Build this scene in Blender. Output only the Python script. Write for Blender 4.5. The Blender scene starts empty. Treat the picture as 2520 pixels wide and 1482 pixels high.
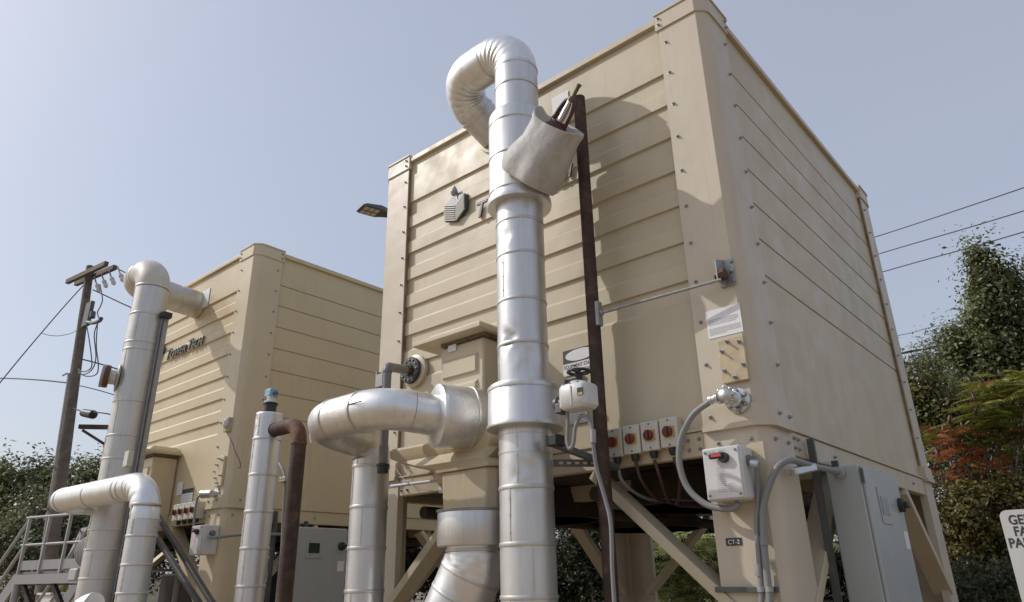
import bpy, math, random
import numpy as np
from mathutils import Vector, Matrix, noise as mnoise
rad = math.radians
sc = bpy.context.scene
col = sc.collection

# ------------------------------------------------------------------ camera
CAM_R = ((0.75516, 0.255065, 0.603884), (0.655285, -0.267995, -0.706243), (-0.0183, 0.929043, -0.369519))
CAM_C = (1.64502, -4.33662, 1.6)
FPX = 1733.83
cam = bpy.data.objects.new('camera', bpy.data.cameras.new('camera'))
col.objects.link(cam)
cam.data.lens = FPX * 36 / 2520
cam.data.sensor_width = 36
cam.data.clip_start = .05
cam.data.clip_end = 3000
cam.matrix_world = Matrix.Translation(CAM_C) @ Matrix(CAM_R).to_4x4()
sc.camera = cam

# ------------------------------------------------------------------ sky, sun, exposure
SUN = Vector((-1.6, -1.0, 1.6)).normalized()          # towards the sun
EL = math.asin(SUN.z)
AZ = math.atan2(SUN.x, SUN.y) % (2 * math.pi)
w = bpy.data.worlds.new("World"); sc.world = w; w.use_nodes = True
nt = w.node_tree; bg = nt.nodes['Background']
sky = nt.nodes.new('ShaderNodeTexSky'); sky.sky_type = 'NISHITA'; sky.sun_disc = False
sky.sun_elevation = EL; sky.sun_rotation = AZ
sky.altitude = 100; sky.air_density = 1.2; sky.dust_density = 3.6; sky.ozone_density = 3.0
hz = nt.nodes.new('ShaderNodeMixRGB'); hz.inputs[0].default_value = .56          # thin milky haze over the whole sky
nt.links.new(sky.outputs[0], hz.inputs[1]); hz.inputs[2].default_value = (4.0, 4.15, 4.65, 1)
tc = nt.nodes.new('ShaderNodeTexCoord'); sn = nt.nodes.new('ShaderNodeTexNoise'); sn.inputs['Scale'].default_value = 2.2; sn.inputs['Detail'].default_value = 5
smp = nt.nodes.new('ShaderNodeMapping'); smp.inputs['Scale'].default_value = (1, 1, 2.6); nt.links.new(tc.outputs['Generated'], smp.inputs[0]); nt.links.new(smp.outputs[0], sn.inputs['Vector'])
sr_ = nt.nodes.new('ShaderNodeMapRange'); sr_.inputs[3].default_value = .46; sr_.inputs[4].default_value = .66; nt.links.new(sn.outputs[0], sr_.inputs[0]); nt.links.new(sr_.outputs[0], hz.inputs[0])
nt.links.new(hz.outputs[0], bg.inputs[0]); bg.inputs[1].default_value = .136
sl = bpy.data.lights.new('sun', 'SUN'); sl.energy = 2.2; sl.angle = rad(.55); sl.color = (1, .965, .925)
so = bpy.data.objects.new('sun', sl); col.objects.link(so)
so.location = (-30, -30, 40)
so.rotation_euler = SUN.to_track_quat('Z', 'Y').to_euler()
sc.view_settings.view_transform = 'Standard'
sc.view_settings.look = 'None'
sc.view_settings.exposure = 0.12
sc.view_settings.gamma = 1
sc.cycles.filter_width = 1.5

# ------------------------------------------------------------------ measuring helpers
_R = Matrix(CAM_R); _C = Vector(CAM_C)
def ray(px, py): return _R @ Vector(((px - 1260) / FPX, -(py - 741) / FPX, -1))
def P(px, py, y): d = ray(px, py); return _C + d * ((y - _C.y) / d.y)
def PX(px, py, x): d = ray(px, py); return _C + d * ((x - _C.x) / d.x)
def PD(px, py, dist): return _C + ray(px, py) * dist

# ------------------------------------------------------------------ materials
def _new(name):
    m = bpy.data.materials.new(name); m.use_nodes = True
    t = m.node_tree
    return m, t, t.nodes['Principled BSDF']
def _n(t, k, **kw):
    n = t.nodes.new(k)
    for a, v in kw.items(): setattr(n, a, v)
    return n
def _noise(t, vec, scale, detail=4, rough=.55):
    n = _n(t, 'ShaderNodeTexNoise'); n.inputs['Scale'].default_value = scale
    n.inputs['Detail'].default_value = detail; n.inputs['Roughness'].default_value = rough
    t.links.new(vec, n.inputs['Vector']); return n
def _ramp(t, fac, stops):
    r = _n(t, 'ShaderNodeValToRGB'); e = r.color_ramp.elements
    while len(e) < len(stops): e.new(.5)
    for i, (p, c) in enumerate(stops):
        e[i].position = p; e[i].color = (*c, 1) if len(c) == 3 else c
    t.links.new(fac, r.inputs[0]); return r
def _world(t):
    return _n(t, 'ShaderNodeNewGeometry').outputs['Position']
def _map(t, vec, scale):
    m = _n(t, 'ShaderNodeMapping'); m.inputs['Scale'].default_value = scale
    t.links.new(vec, m.inputs['Vector']); return m.outputs[0]
def sc_(c, k): return tuple(max(0, min(1, v * k)) for v in c)

def fibreglass(name, c, rough=.42, streak=.10, dirt=(.20, .145, .075), stain=.35):
    m, t, b = _new(name); g = _world(t)
    r = _ramp(t, _noise(t, g, .9, 5, .6).outputs[0], [(.3, sc_(c, .93)), (.55, c), (.75, sc_(c, 1.06))])
    out = r.outputs[0]
    def over(fac, colr):
        nonlocal out
        mx = _n(t, 'ShaderNodeMixRGB'); t.links.new(fac, mx.inputs[0]); t.links.new(out, mx.inputs[1]); mx.inputs[2].default_value = (*colr, 1); out = mx.outputs[0]
    # run-off streaks, broken into patches
    st = _ramp(t, _noise(t, _map(t, g, (11, 11, .45)), 2.4, 7, .7).outputs[0], [(.52, (0, 0, 0)), (.82, (streak * 3,) * 3)])
    pm = _ramp(t, _noise(t, _map(t, g, (1.2, 1.2, .8)), 1.1, 3).outputs[0], [(.42, (0, 0, 0)), (.62, (1, 1, 1))])
    ml = _n(t, 'ShaderNodeMixRGB', blend_type='MULTIPLY'); ml.inputs[0].default_value = 1
    t.links.new(st.outputs[0], ml.inputs[1]); t.links.new(pm.outputs[0], ml.inputs[2]); over(ml.outputs[0], dirt)
    # chalky lime bloom and yellowed blotches
    ch = _ramp(t, _noise(t, _map(t, g, (1, 1, 1.6)), 2.3, 8, .72).outputs[0], [(.56, (0, 0, 0)), (.74, (stain * .3,) * 3)]); over(ch.outputs[0], sc_(c, 1.28))
    ye = _ramp(t, _noise(t, g, 1.7, 6, .65).outputs[0], [(.55, (0, 0, 0)), (.8, (stain,) * 3)]); over(ye.outputs[0], (c[0] * .92, c[1] * .82, c[2] * .6))
    sp = _ramp(t, _noise(t, g, 75, 3, .6).outputs[0], [(.70, (0, 0, 0)), (.76, (.28,) * 3)]); over(sp.outputs[0], dirt)
    t.links.new(out, b.inputs['Base Color'])
    rr = _ramp(t, _noise(t, g, 4, 6).outputs[0], [(.3, (rough * .75,) * 3), (.7, (min(1, rough * 1.35),) * 3)]); t.links.new(rr.outputs[0], b.inputs['Roughness'])
    b1 = _n(t, 'ShaderNodeBump'); b1.inputs['Strength'].default_value = .22; b1.inputs['Distance'].default_value = .03
    t.links.new(_noise(t, g, 2.6, 2).outputs[0], b1.inputs['Height'])
    b2 = _n(t, 'ShaderNodeBump'); b2.inputs['Strength'].default_value = .08; b2.inputs['Distance'].default_value = .004
    t.links.new(_noise(t, g, 60, 3).outputs[0], b2.inputs['Height']); t.links.new(b1.outputs[0], b2.inputs['Normal']); t.links.new(b2.outputs[0], b.inputs['Normal'])
    return m

def paint(name, c, rough=.5, metal=0, var=.08, scale=3, bump=.0, bscale=40, streak=0, dirt=(.12, .085, .05), spec=.5):
    m, t, b = _new(name); g = _world(t)
    n = _noise(t, g, scale)
    r = _ramp(t, n.outputs[0], [(.3, sc_(c, 1 - var)), (.7, sc_(c, 1 + var))])
    out = r.outputs[0]
    if streak:
        s = _noise(t, _map(t, g, (9, 9, .7)), 2.2, 6, .65)
        sr = _ramp(t, s.outputs[0], [(.5, (0, 0, 0)), (.78, (streak,) * 3)])
        mx = _n(t, 'ShaderNodeMixRGB'); t.links.new(sr.outputs[0], mx.inputs[0]); t.links.new(out, mx.inputs[1])
        mx.inputs[2].default_value = (*dirt, 1); out = mx.outputs[0]
    t.links.new(out, b.inputs['Base Color'])
    rr = _ramp(t, _noise(t, g, scale * 4).outputs[0], [(.3, (rough * .85,) * 3), (.7, (min(1, rough * 1.15),) * 3)])
    t.links.new(rr.outputs[0], b.inputs['Roughness'])
    b.inputs['Metallic'].default_value = metal
    b.inputs['Specular IOR Level'].default_value = spec
    if bump:
        bn = _n(t, 'ShaderNodeBump'); bn.inputs['Strength'].default_value = bump; bn.inputs['Distance'].default_value = .01
        t.links.new(_noise(t, g, bscale).outputs[0], bn.inputs['Height']); t.links.new(bn.outputs[0], b.inputs['Normal'])
    return m

def metal_sheet(name, c=(.68, .68, .675), rough=.43, dents=.05, emboss=0, metal=.84, grime=.25):
    m, t, b = _new(name); g = _world(t)
    n = _noise(t, _map(t, g, (6, 6, .5)), 3, 5, .6)
    r = _ramp(t, n.outputs[0], [(.3, sc_(c, .86)), (.7, c)])
    s = _noise(t, _map(t, g, (14, 14, 1.2)), 2, 6, .7)
    sr = _ramp(t, s.outputs[0], [(.56, (0, 0, 0)), (.8, (grime,) * 3)])
    mx = _n(t, 'ShaderNodeMixRGB'); t.links.new(sr.outputs[0], mx.inputs[0]); t.links.new(r.outputs[0], mx.inputs[1])
    mx.inputs[2].default_value = (.36, .31, .25, 1)
    t.links.new(mx.outputs[0], b.inputs['Base Color'])
    b.inputs['Metallic'].default_value = metal
    rr = _ramp(t, _noise(t, g, 5).outputs[0], [(.3, (rough * .9,) * 3), (.7, (rough * 1.12,) * 3)])
    t.links.new(rr.outputs[0], b.inputs['Roughness'])
    bn = _n(t, 'ShaderNodeBump'); bn.inputs['Strength'].default_value = dents; bn.inputs['Distance'].default_value = .03
    t.links.new(_noise(t, g, 9, 2).outputs[0], bn.inputs['Height'])
    last = bn
    if emboss:
        v = _n(t, 'ShaderNodeTexVoronoi'); v.inputs['Scale'].default_value = 95; t.links.new(g, v.inputs['Vector'])
        b2 = _n(t, 'ShaderNodeBump'); b2.inputs['Strength'].default_value = emboss; b2.inputs['Distance'].default_value = .004
        t.links.new(v.outputs['Distance'], b2.inputs['Height']); t.links.new(bn.outputs[0], b2.inputs['Normal']); last = b2
    t.links.new(last.outputs[0], b.inputs['Normal'])
    return m

def rusty(name, dark=(.045, .016, .011), light=(.16, .075, .05), th=.55):
    m, t, b = _new(name); g = _world(t)
    n = _noise(t, g, 9, 8, .7)
    r = _ramp(t, n.outputs[0], [(.35, dark), (th, sc_(dark, 1.9)), (.74, light)])
    t.links.new(r.outputs[0], b.inputs['Base Color']); b.inputs['Roughness'].default_value = .75
    bn = _n(t, 'ShaderNodeBump'); bn.inputs['Strength'].default_value = .4; bn.inputs['Distance'].default_value = .01
    t.links.new(_noise(t, g, 60).outputs[0], bn.inputs['Height']); t.links.new(bn.outputs[0], b.inputs['Normal'])
    return m

def leafmat(name, cols, trans=.35, rough=.45):
    m, t, b = _new(name)
    g = _n(t, 'ShaderNodeNewGeometry')
    k = len(cols)
    r = _ramp(t, g.outputs['Random Per Island'], [(i / (k - 1), c) for i, c in enumerate(cols)])
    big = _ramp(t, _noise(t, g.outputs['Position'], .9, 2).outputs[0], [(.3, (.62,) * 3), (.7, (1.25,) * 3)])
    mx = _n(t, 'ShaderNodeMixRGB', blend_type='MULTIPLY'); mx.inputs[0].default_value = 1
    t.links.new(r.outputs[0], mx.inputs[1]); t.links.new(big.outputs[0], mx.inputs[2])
    t.links.new(mx.outputs[0], b.inputs['Base Color']); b.inputs['Roughness'].default_value = rough
    tr = _n(t, 'ShaderNodeBsdfTranslucent'); t.links.new(mx.outputs[0], tr.inputs[0])
    ms = _n(t, 'ShaderNodeMixShader'); ms.inputs[0].default_value = trans
    out = t.nodes['Material Output']
    t.links.new(b.outputs[0], ms.inputs[1]); t.links.new(tr.outputs[0], ms.inputs[2]); t.links.new(ms.outputs[0], out.inputs[0])
    return m

M = {}
M['cream'] = fibreglass('cream fibreglass', (.525, .452, .322))
M['cream_post'] = fibreglass('cream fibreglass post', (.55, .48, .375), stain=.2)
M['cream_yellow'] = fibreglass('yellowed cream fibreglass', (.58, .485, .315), streak=.14)
M['yellow_post'] = fibreglass('yellowed fibreglass post', (.585, .50, .35), streak=.14)
M['cover'] = paint('yellow cover', (.47, .385, .245), .55, var=.16, scale=14, bump=.1)
M['basin'] = fibreglass('stained fibreglass', (.47, .39, .265), streak=.3, stain=.6)
M['sealant'] = paint('brown sealant', (.21, .155, .09), .8, var=.4, scale=9)
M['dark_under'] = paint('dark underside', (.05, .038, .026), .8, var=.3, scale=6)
M['foam'] = paint('old foam', (.16, .12, .075), .95, var=.5, scale=25, bump=.8, bscale=50)
M['alu'] = metal_sheet('aluminium cladding')
M['alu_bright'] = metal_sheet('bright aluminium', (.80, .80, .795), .38, .08, grime=.15)
M['alu_dull'] = metal_sheet('dull aluminium', (.62, .605, .575), .48, .08, grime=.45)
M['alu_emboss'] = metal_sheet('embossed aluminium', (.76, .74, .71), .46, .12, .35, grime=.35)
M['cream_pipe'] = paint('off white mastic', (.56, .53, .47), .5, var=.08, scale=6, bump=.1, bscale=20, streak=.2)
M['canvas'] = paint('canvas jacket', (.47, .46, .435), .6, var=.16, scale=5, bump=.5, bscale=18, streak=.4, dirt=(.22, .17, .12))
M['galv'] = paint('galvanized steel', (.33, .335, .33), .45, .35, var=.14, scale=14, streak=.12)
M['galv_dark'] = paint('dark steel', (.10, .105, .105), .5, .3, var=.2, scale=10, streak=.15)
M['steel_black'] = paint('dark painted steel', (.045, .045, .043), .55, .1, var=.25, scale=10, streak=.2)
M['stainless'] = metal_sheet('cast fitting', (.62, .62, .62), .38, .4, metal=.85)
M['bolt'] = metal_sheet('bolt steel', (.36, .375, .37), .5, .1, metal=.85)
M['rust'] = rusty('rusty steel', (.032, .017, .012), (.13, .083, .058))
M['rust_orange'] = rusty('orange rust', (.075, .036, .020), (.26, .17, .085))
M['red_iron'] = paint('red oxide iron', (.07, .018, .015), .5, var=.2, scale=20)
M['brass'] = paint('old brass', (.15, .12, .075), .55, .5, var=.25, scale=30)
M['grey_pvc'] = paint('grey conduit', (.215, .22, .22), .5, var=.06)
M['grey_pipe'] = paint('dark grey plastic pipe', (.17, .17, .165), .5, var=.1)
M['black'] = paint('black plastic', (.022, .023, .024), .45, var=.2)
M['black_gasket'] = paint('black flange', (.045, .043, .042), .55, var=.3, scale=20)
M['white'] = paint('white enclosure', (.60, .60, .585), .4, var=.03, streak=.08)
M['ivory'] = paint('ivory enclosure', (.55, .53, .46), .4, var=.04)
M['paper'] = paint('white sticker', (.74, .74, .75), .5, var=.03)
M['ink'] = paint('faded ink', (.42, .42, .43), .6, var=.2, scale=60)
M['ink_black'] = paint('black ink', (.03, .03, .032), .5, var=.1)
M['yellow'] = paint('yellow plastic', (.46, .30, .09), .45, var=.1)
M['red'] = paint('red plastic', (.14, .022, .016), .4, var=.1)
M['red_bright'] = paint('bright red plastic', (.55, .05, .035), .4, var=.05)
M['cab'] = paint('grey cabinet', (.375, .395, .385), .42, var=.04, scale=2, streak=.1)
M['blue'] = paint('pale blue fitting', (.24, .40, .50), .5, var=.1, scale=20)
M['orange'] = paint('orange flexible conduit', (.065, .028, .02), .5, var=.2, scale=30)
M['lavender'] = paint('pale pvc pipe', (.55, .53, .60), .45, var=.05)
M['rail'] = paint('grey painted rail', (.34, .335, .33), .5, var=.06, streak=.2)
M['pale_wall'] = paint('pale siding', (.62, .61, .57), .6, var=.05, streak=.15)
M['glass'] = paint('display glass', (.035, .05, .04), .12, var=.1)
M['logo_grey'] = paint('logo grey plastic', (.27, .31, .33), .4, var=.08)
M['logo_light'] = paint('logo cream slats', (.48, .46, .41), .45, var=.05)
M['logo_dark'] = paint('logo dark green', (.028, .05, .047), .45, var=.1)
M['letter'] = paint('letter bronze', (.10, .095, .085), .45, var=.15)
M['lens'] = paint('led lens', (.55, .52, .42), .3, var=.3, scale=60)
M['sign'] = paint('sign white', (.50, .50, .49), .45, var=.03)
M['wood'] = paint('weathered pole wood', (.135, .108, .085), .85, var=.35, scale=5, bump=.5, bscale=40, streak=.4, dirt=(.06, .045, .035))
M['wire'] = paint('black wire', (.03, .035, .04), .6, var=.05)
M['porcelain'] = paint('grey porcelain', (.52, .53, .55), .3, var=.05)
M['bark'] = paint('bark', (.16, .12, .09), .9, var=.4, scale=12, bump=.5)
M['bark_pale'] = paint('pale branch bark', (.36, .31, .25), .85, var=.3, scale=12)
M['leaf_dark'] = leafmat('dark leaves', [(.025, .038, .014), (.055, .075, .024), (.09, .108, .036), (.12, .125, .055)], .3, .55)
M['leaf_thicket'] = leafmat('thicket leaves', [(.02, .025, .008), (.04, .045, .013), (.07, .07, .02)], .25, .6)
M['leaf_pear'] = leafmat('glossy pear leaves', [(.05, .07, .02), (.12, .145, .045), (.20, .215, .08), (.29, .29, .15)], .3, .5)
M['leaf_olive'] = leafmat('olive leaves', [(.07, .075, .02), (.15, .15, .04), (.25, .225, .065)], .3)
M['leaf_grey'] = leafmat('greyish leaves', [(.14, .15, .075), (.23, .23, .12), (.31, .29, .17)], .3)
M['leaf_sumac'] = leafmat('green sumac leaflets', [(.12, .145, .02), (.22, .23, .04), (.34, .32, .075)], .4)
M['leaf_red'] = leafmat('red sumac leaflets', [(.25, .055, .022), (.40, .115, .04), (.38, .20, .055)], .4)
M['leaf_fern'] = leafmat('pale green leaflets', [(.20, .24, .07), (.34, .37, .13), (.46, .46, .21)], .4)
M['leaf_hedge'] = leafmat('hedge leaves', [(.035, .04, .008), (.085, .08, .016), (.16, .13, .03), (.20, .15, .04)], .3)
M['leaf_grass'] = leafmat('dry grass', [(.16, .14, .04), (.26, .22, .07)], .3)

def ground_mat():
    m, t, b = _new('gravel'); g = _world(t)
    n = _noise(t, g, 22, 8, .7)
    r = _ramp(t, n.outputs[0], [(.3, (.24, .17, .10)), (.7, (.52, .39, .25))])
    p = _ramp(t, _noise(t, g, .5, 3).outputs[0], [(.35, (.75,) * 3), (.65, (1.1,) * 3)])
    mx = _n(t, 'ShaderNodeMixRGB', blend_type='MULTIPLY'); mx.inputs[0].default_value = 1
    t.links.new(r.outputs[0], mx.inputs[1]); t.links.new(p.outputs[0], mx.inputs[2]); t.links.new(mx.outputs[0], b.inputs['Base Color'])
    b.inputs['Roughness'].default_value = .95
    bn = _n(t, 'ShaderNodeBump'); bn.inputs['Distance'].default_value = .02
    t.links.new(n.outputs[0], bn.inputs['Height']); t.links.new(bn.outputs[0], b.inputs['Normal'])
    return m
M['ground'] = ground_mat()
M['earth'] = paint('dark earth bank', (.06, .055, .03), .95, var=.4, scale=2, bump=.4)

# ------------------------------------------------------------------ mesh building
class MB:
    def __init__(s): s.v = []; s.f = []
    def add(s, vs, fs):
        o = len(s.v); s.v += [tuple(x) for x in vs]; s.f += [tuple(i + o for i in f) for f in fs]; return s
    def box(s, a, b):
        (x0, y0, z0), (x1, y1, z1) = [tuple(map(min, a, b)), tuple(map(max, a, b))]
        return s.add([(x0, y0, z0), (x1, y0, z0), (x1, y1, z0), (x0, y1, z0), (x0, y0, z1), (x1, y0, z1), (x1, y1, z1), (x0, y1, z1)],
                     [(0, 3, 2, 1), (4, 5, 6, 7), (0, 1, 5, 4), (1, 2, 6, 5), (2, 3, 7, 6), (3, 0, 4, 7)])
    def hexa(s, q0, q1):           # two quads joined
        return s.add(list(q0) + list(q1), [(3, 2, 1, 0), (4, 5, 6, 7), (0, 1, 5, 4), (1, 2, 6, 5), (2, 3, 7, 6), (3, 0, 4, 7)])
    def bar(s, a, b, wx, wz, up=(0, 0, 1)):     # rectangular bar a->b
        a = Vector(a); b = Vector(b); d = (b - a).normalized(); u = Vector(up)
        side = d.cross(u)
        if side.length < 1e-4: side = d.cross(Vector((1, 0, 0)))
        side.normalize(); u = side.cross(d).normalized()
        o = [(-wx / 2, -wz / 2), (wx / 2, -wz / 2), (wx / 2, wz / 2), (-wx / 2, wz / 2)]
        return s.hexa([a + side * i + u * j for i, j in o], [b + side * i + u * j for i, j in o])
    def prism(s, poly, axis, a0, a1):   # poly 2D extruded along axis between a0 and a1
        n = len(poly)
        def mk(p, q, a): return {'x': (a, p, q), 'y': (p, a, q), 'z': (p, q, a)}[axis]
        v = [mk(p, q, a0) for p, q in poly] + [mk(p, q, a1) for p, q in poly]
        f = [tuple(range(n))[::-1], tuple(range(n, 2 * n))] + [(i, (i + 1) % n, n + (i + 1) % n, n + i) for i in range(n)]
        return s.add(v, f)
    def loft(s, rings, cap=True, closed=True):
        n = len(rings[0]); v = [p for r in rings for p in r]; f = []
        for k in range(len(rings) - 1):
            for i in range(n if closed else n - 1):
                j = (i + 1) % n
                f.append((k * n + i, k * n + j, (k + 1) * n + j, (k + 1) * n + i))
        if cap and closed: f += [tuple(range(n))[::-1], tuple(range((len(rings) - 1) * n, len(rings) * n))]
        return s.add(v, f)
    def sweep(s, pts, r, seg=16, cap=True, rfun=None, dent=0):
        pts = [Vector(p) for p in pts]; n = len(pts)
        T = [(pts[min(i + 1, n - 1)] - pts[max(i - 1, 0)]).normalized() for i in range(n)]
        u = Vector((0, 0, 1)) if abs(T[0].z) < .9 else Vector((1, 0, 0))
        u = (u - T[0] * u.dot(T[0])).normalized(); rings = []
        for i in range(n):
            u = (u - T[i] * u.dot(T[i])).normalized(); w_ = T[i].cross(u)
            ri = r[i] if isinstance(r, (list, tuple)) else r
            ring = []
            for k in range(seg):
                a = 2 * math.pi * k / seg; d = u * math.cos(a) + w_ * math.sin(a)
                rr = ri * (rfun(i / (n - 1), d, pts[i]) if rfun else 1)
                if dent: rr *= 1 + dent * mnoise.noise((pts[i] + d * ri) * 6)
                ring.append(pts[i] + d * rr)
            rings.append(ring)
        return s.loft(rings, cap)
    def cyl(s, a, b, r, seg=16, r2=None):
        return s.sweep([a, b], [r, r if r2 is None else r2], seg)
    def lathe(s, base, axis, prof, seg=24):
        base = Vector(base); ax = Vector(axis).normalized()
        u = Vector((0, 0, 1)) if abs(ax.z) < .9 else Vector((1, 0, 0)); u = (u - ax * u.dot(ax)).normalized(); w_ = ax.cross(u)
        rings = [[base + ax * h + (u * math.cos(2 * math.pi * k / seg) + w_ * math.sin(2 * math.pi * k / seg)) * max(r, 1e-4) for k in range(seg)] for h, r in prof]
        return s.loft(rings, True)
    def ball(s, c, r, seg=12, sq=(1, 1, 1)):
        c = Vector(c); rings = []
        for i in range(seg // 2 + 1):
            t = math.pi * i / (seg // 2); rr = max(math.sin(t), 1e-3)
            rings.append([c + Vector((r * rr * math.cos(2 * math.pi * k / seg) * sq[0], r * rr * math.sin(2 * math.pi * k / seg) * sq[1], -r * math.cos(t) * sq[2])) for k in range(seg)])
        return s.loft(rings, True)

def tag(o, label=None, cat=None, group=None, kind=None):
    if label: o['label'] = label
    if cat: o['category'] = cat
    if group: o['group'] = group
    if kind: o['kind'] = kind
    return o
def worldloc(o):
    return o.location.copy() if o.parent is None else o['_w'] and Vector(o['_w'])
WL = {}
def build(mb, name, m, parent=None, smooth=True, bevel=0, ang=38):
    me = bpy.data.meshes.new(name)
    vs = np.array(mb.v, dtype=float)
    lo, hi = vs.min(0), vs.max(0)
    ctr = (lo + hi) / 2
    if parent is None: ctr[2] = lo[2]
    me.from_pydata((vs - ctr).tolist(), [], mb.f); me.validate()
    o = bpy.data.objects.new(name, me); col.objects.link(o)
    me.materials.append(M[m] if isinstance(m, str) else m)
    if smooth:
        me.polygons.foreach_set('use_smooth', [True] * len(me.polygons)); me.set_sharp_from_angle(angle=rad(ang))
    if bevel:
        b = o.modifiers.new('bevel', 'BEVEL'); b.width = bevel; b.segments = 2; b.limit_method = 'ANGLE'; b.angle_limit = rad(40)
    WL[o.name] = Vector(ctr)
    if parent is not None:
        o.parent = parent; o.location = Vector(ctr) - WL[parent.name]
    else: o.location = Vector(ctr)
    return o
def thing(name, loc, label, cat, group=None):
    o = bpy.data.objects.new(name, None); col.objects.link(o); o.location = loc; o.empty_display_size = .1
    WL[o.name] = Vector(loc)
    return tag(o, label, cat, group)
def copy_part(src, parent, loc):        # copy of one part at a new world place
    c = src.copy(); col.objects.link(c); c.parent = parent; WL[c.name] = Vector(loc)
    c.location = Vector(loc) - WL[parent.name]; return c
def copy_tree(o, delta):
    c = o.copy(); col.objects.link(c); c.location = o.location + Vector(delta); WL[c.name] = WL[o.name] + Vector(delta)
    def kids(a, b):
        for ch in list(a.children):
            d = ch.copy(); col.objects.link(d); d.parent = b; WL[d.name] = WL[ch.name] + Vector(delta); kids(ch, d)
    kids(o, c); return c

def spline(pts, n=10):
    p = [Vector(q) for q in pts]; p = [p[0] * 2 - p[1]] + p + [p[-1] * 2 - p[-2]]; out = []
    for i in range(1, len(p) - 2):
        a, b, c, d = p[i - 1:i + 3]
        for k in range(n):
            t = k / n
            out.append(.5 * ((2 * b) + (c - a) * t + (2 * a - 5 * b + 4 * c - d) * t * t + (3 * b - a - 3 * c + d) * t ** 3))
    out.append(p[-2]); return out
def line(a, b, step):
    a = Vector(a); b = Vector(b); n = max(1, int((b - a).length / step)); return [a.lerp(b, i / n) for i in range(n + 1)]
def arc(pc, din, dout, R, n=14):
    pc = Vector(pc); din = Vector(din).normalized(); dout = Vector(dout).normalized()
    th = din.angle(dout); t = R * math.tan(th / 2); s = pc - din * t
    nrm = (dout - din * dout.dot(din)).normalized(); c = s + nrm * R
    return [c - nrm * R * math.cos(th * i / n) + din * R * math.sin(th * i / n) for i in range(n + 1)], c, t
def text_mesh(name, txt, m, parent, org, xd, up, size, ext=.004, shear=0, align='LEFT', bold=0, sx=1):
    cu = bpy.data.curves.new('t', 'FONT'); cu.body = txt; cu.size = size; cu.extrude = ext; cu.shear = shear; cu.align_x = align; cu.offset = bold
    to = bpy.data.objects.new('t', cu); col.objects.link(to)
    dg = bpy.context.evaluated_depsgraph_get(); me = bpy.data.meshes.new_from_object(to.evaluated_get(dg)); bpy.data.objects.remove(to)
    xd = Vector(xd).normalized(); up = Vector(up).normalized(); nn = xd.cross(up)
    mb = MB(); mb.v = [tuple(Vector(org) + xd * v.co.x * sx + up * v.co.y + nn * v.co.z) for v in me.vertices]
    mb.f = [tuple(p.vertices) for p in me.polygons]
    return build(mb, name, m, parent, smooth=False)

# ------------------------------------------------------------------ cooling towers
W_, D_, ZT, ZB, PW, CH = 3.921, 4.502, 5.994, 2.504, .404, .075
TA = -6.638                                  # x of the left tower's right front corner

def corner_poly(ox, oy, sx, sy, off, th, c=CH, p=PW):
    # L-shaped post plan with a rounded outer corner; sx, sy point outwards
    c1 = c; pts = [(-p, off), (-c1 * .95, off), (off - c1 * .28, -c1 * .62), (off - c1 * .10, -c1 * .92), (off - c1 * .02, -c1 * 1.35), (off, -c1 * 1.9), (off, -p),
                   (-th, -p), (-th, -th - .03), (-th - .03, -th), (-p, -th)]
    return [(ox + sx * a, oy + sy * b) for a, b in pts]

def panel_profile(first, n, z0, z1, deep=.058):
    # (z, depth) outward profile of the ribbed wall: raised bands whose lower edge throws a shadow
    pts = [(z1, .036)]; zz = first
    for i in range(n):
        pts += [(zz + .003, .036), (zz - .003, deep), (zz - .146, deep), (zz - .176, .036)]
        zz -= .305
    pts.append((z0, .036)); return pts

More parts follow.
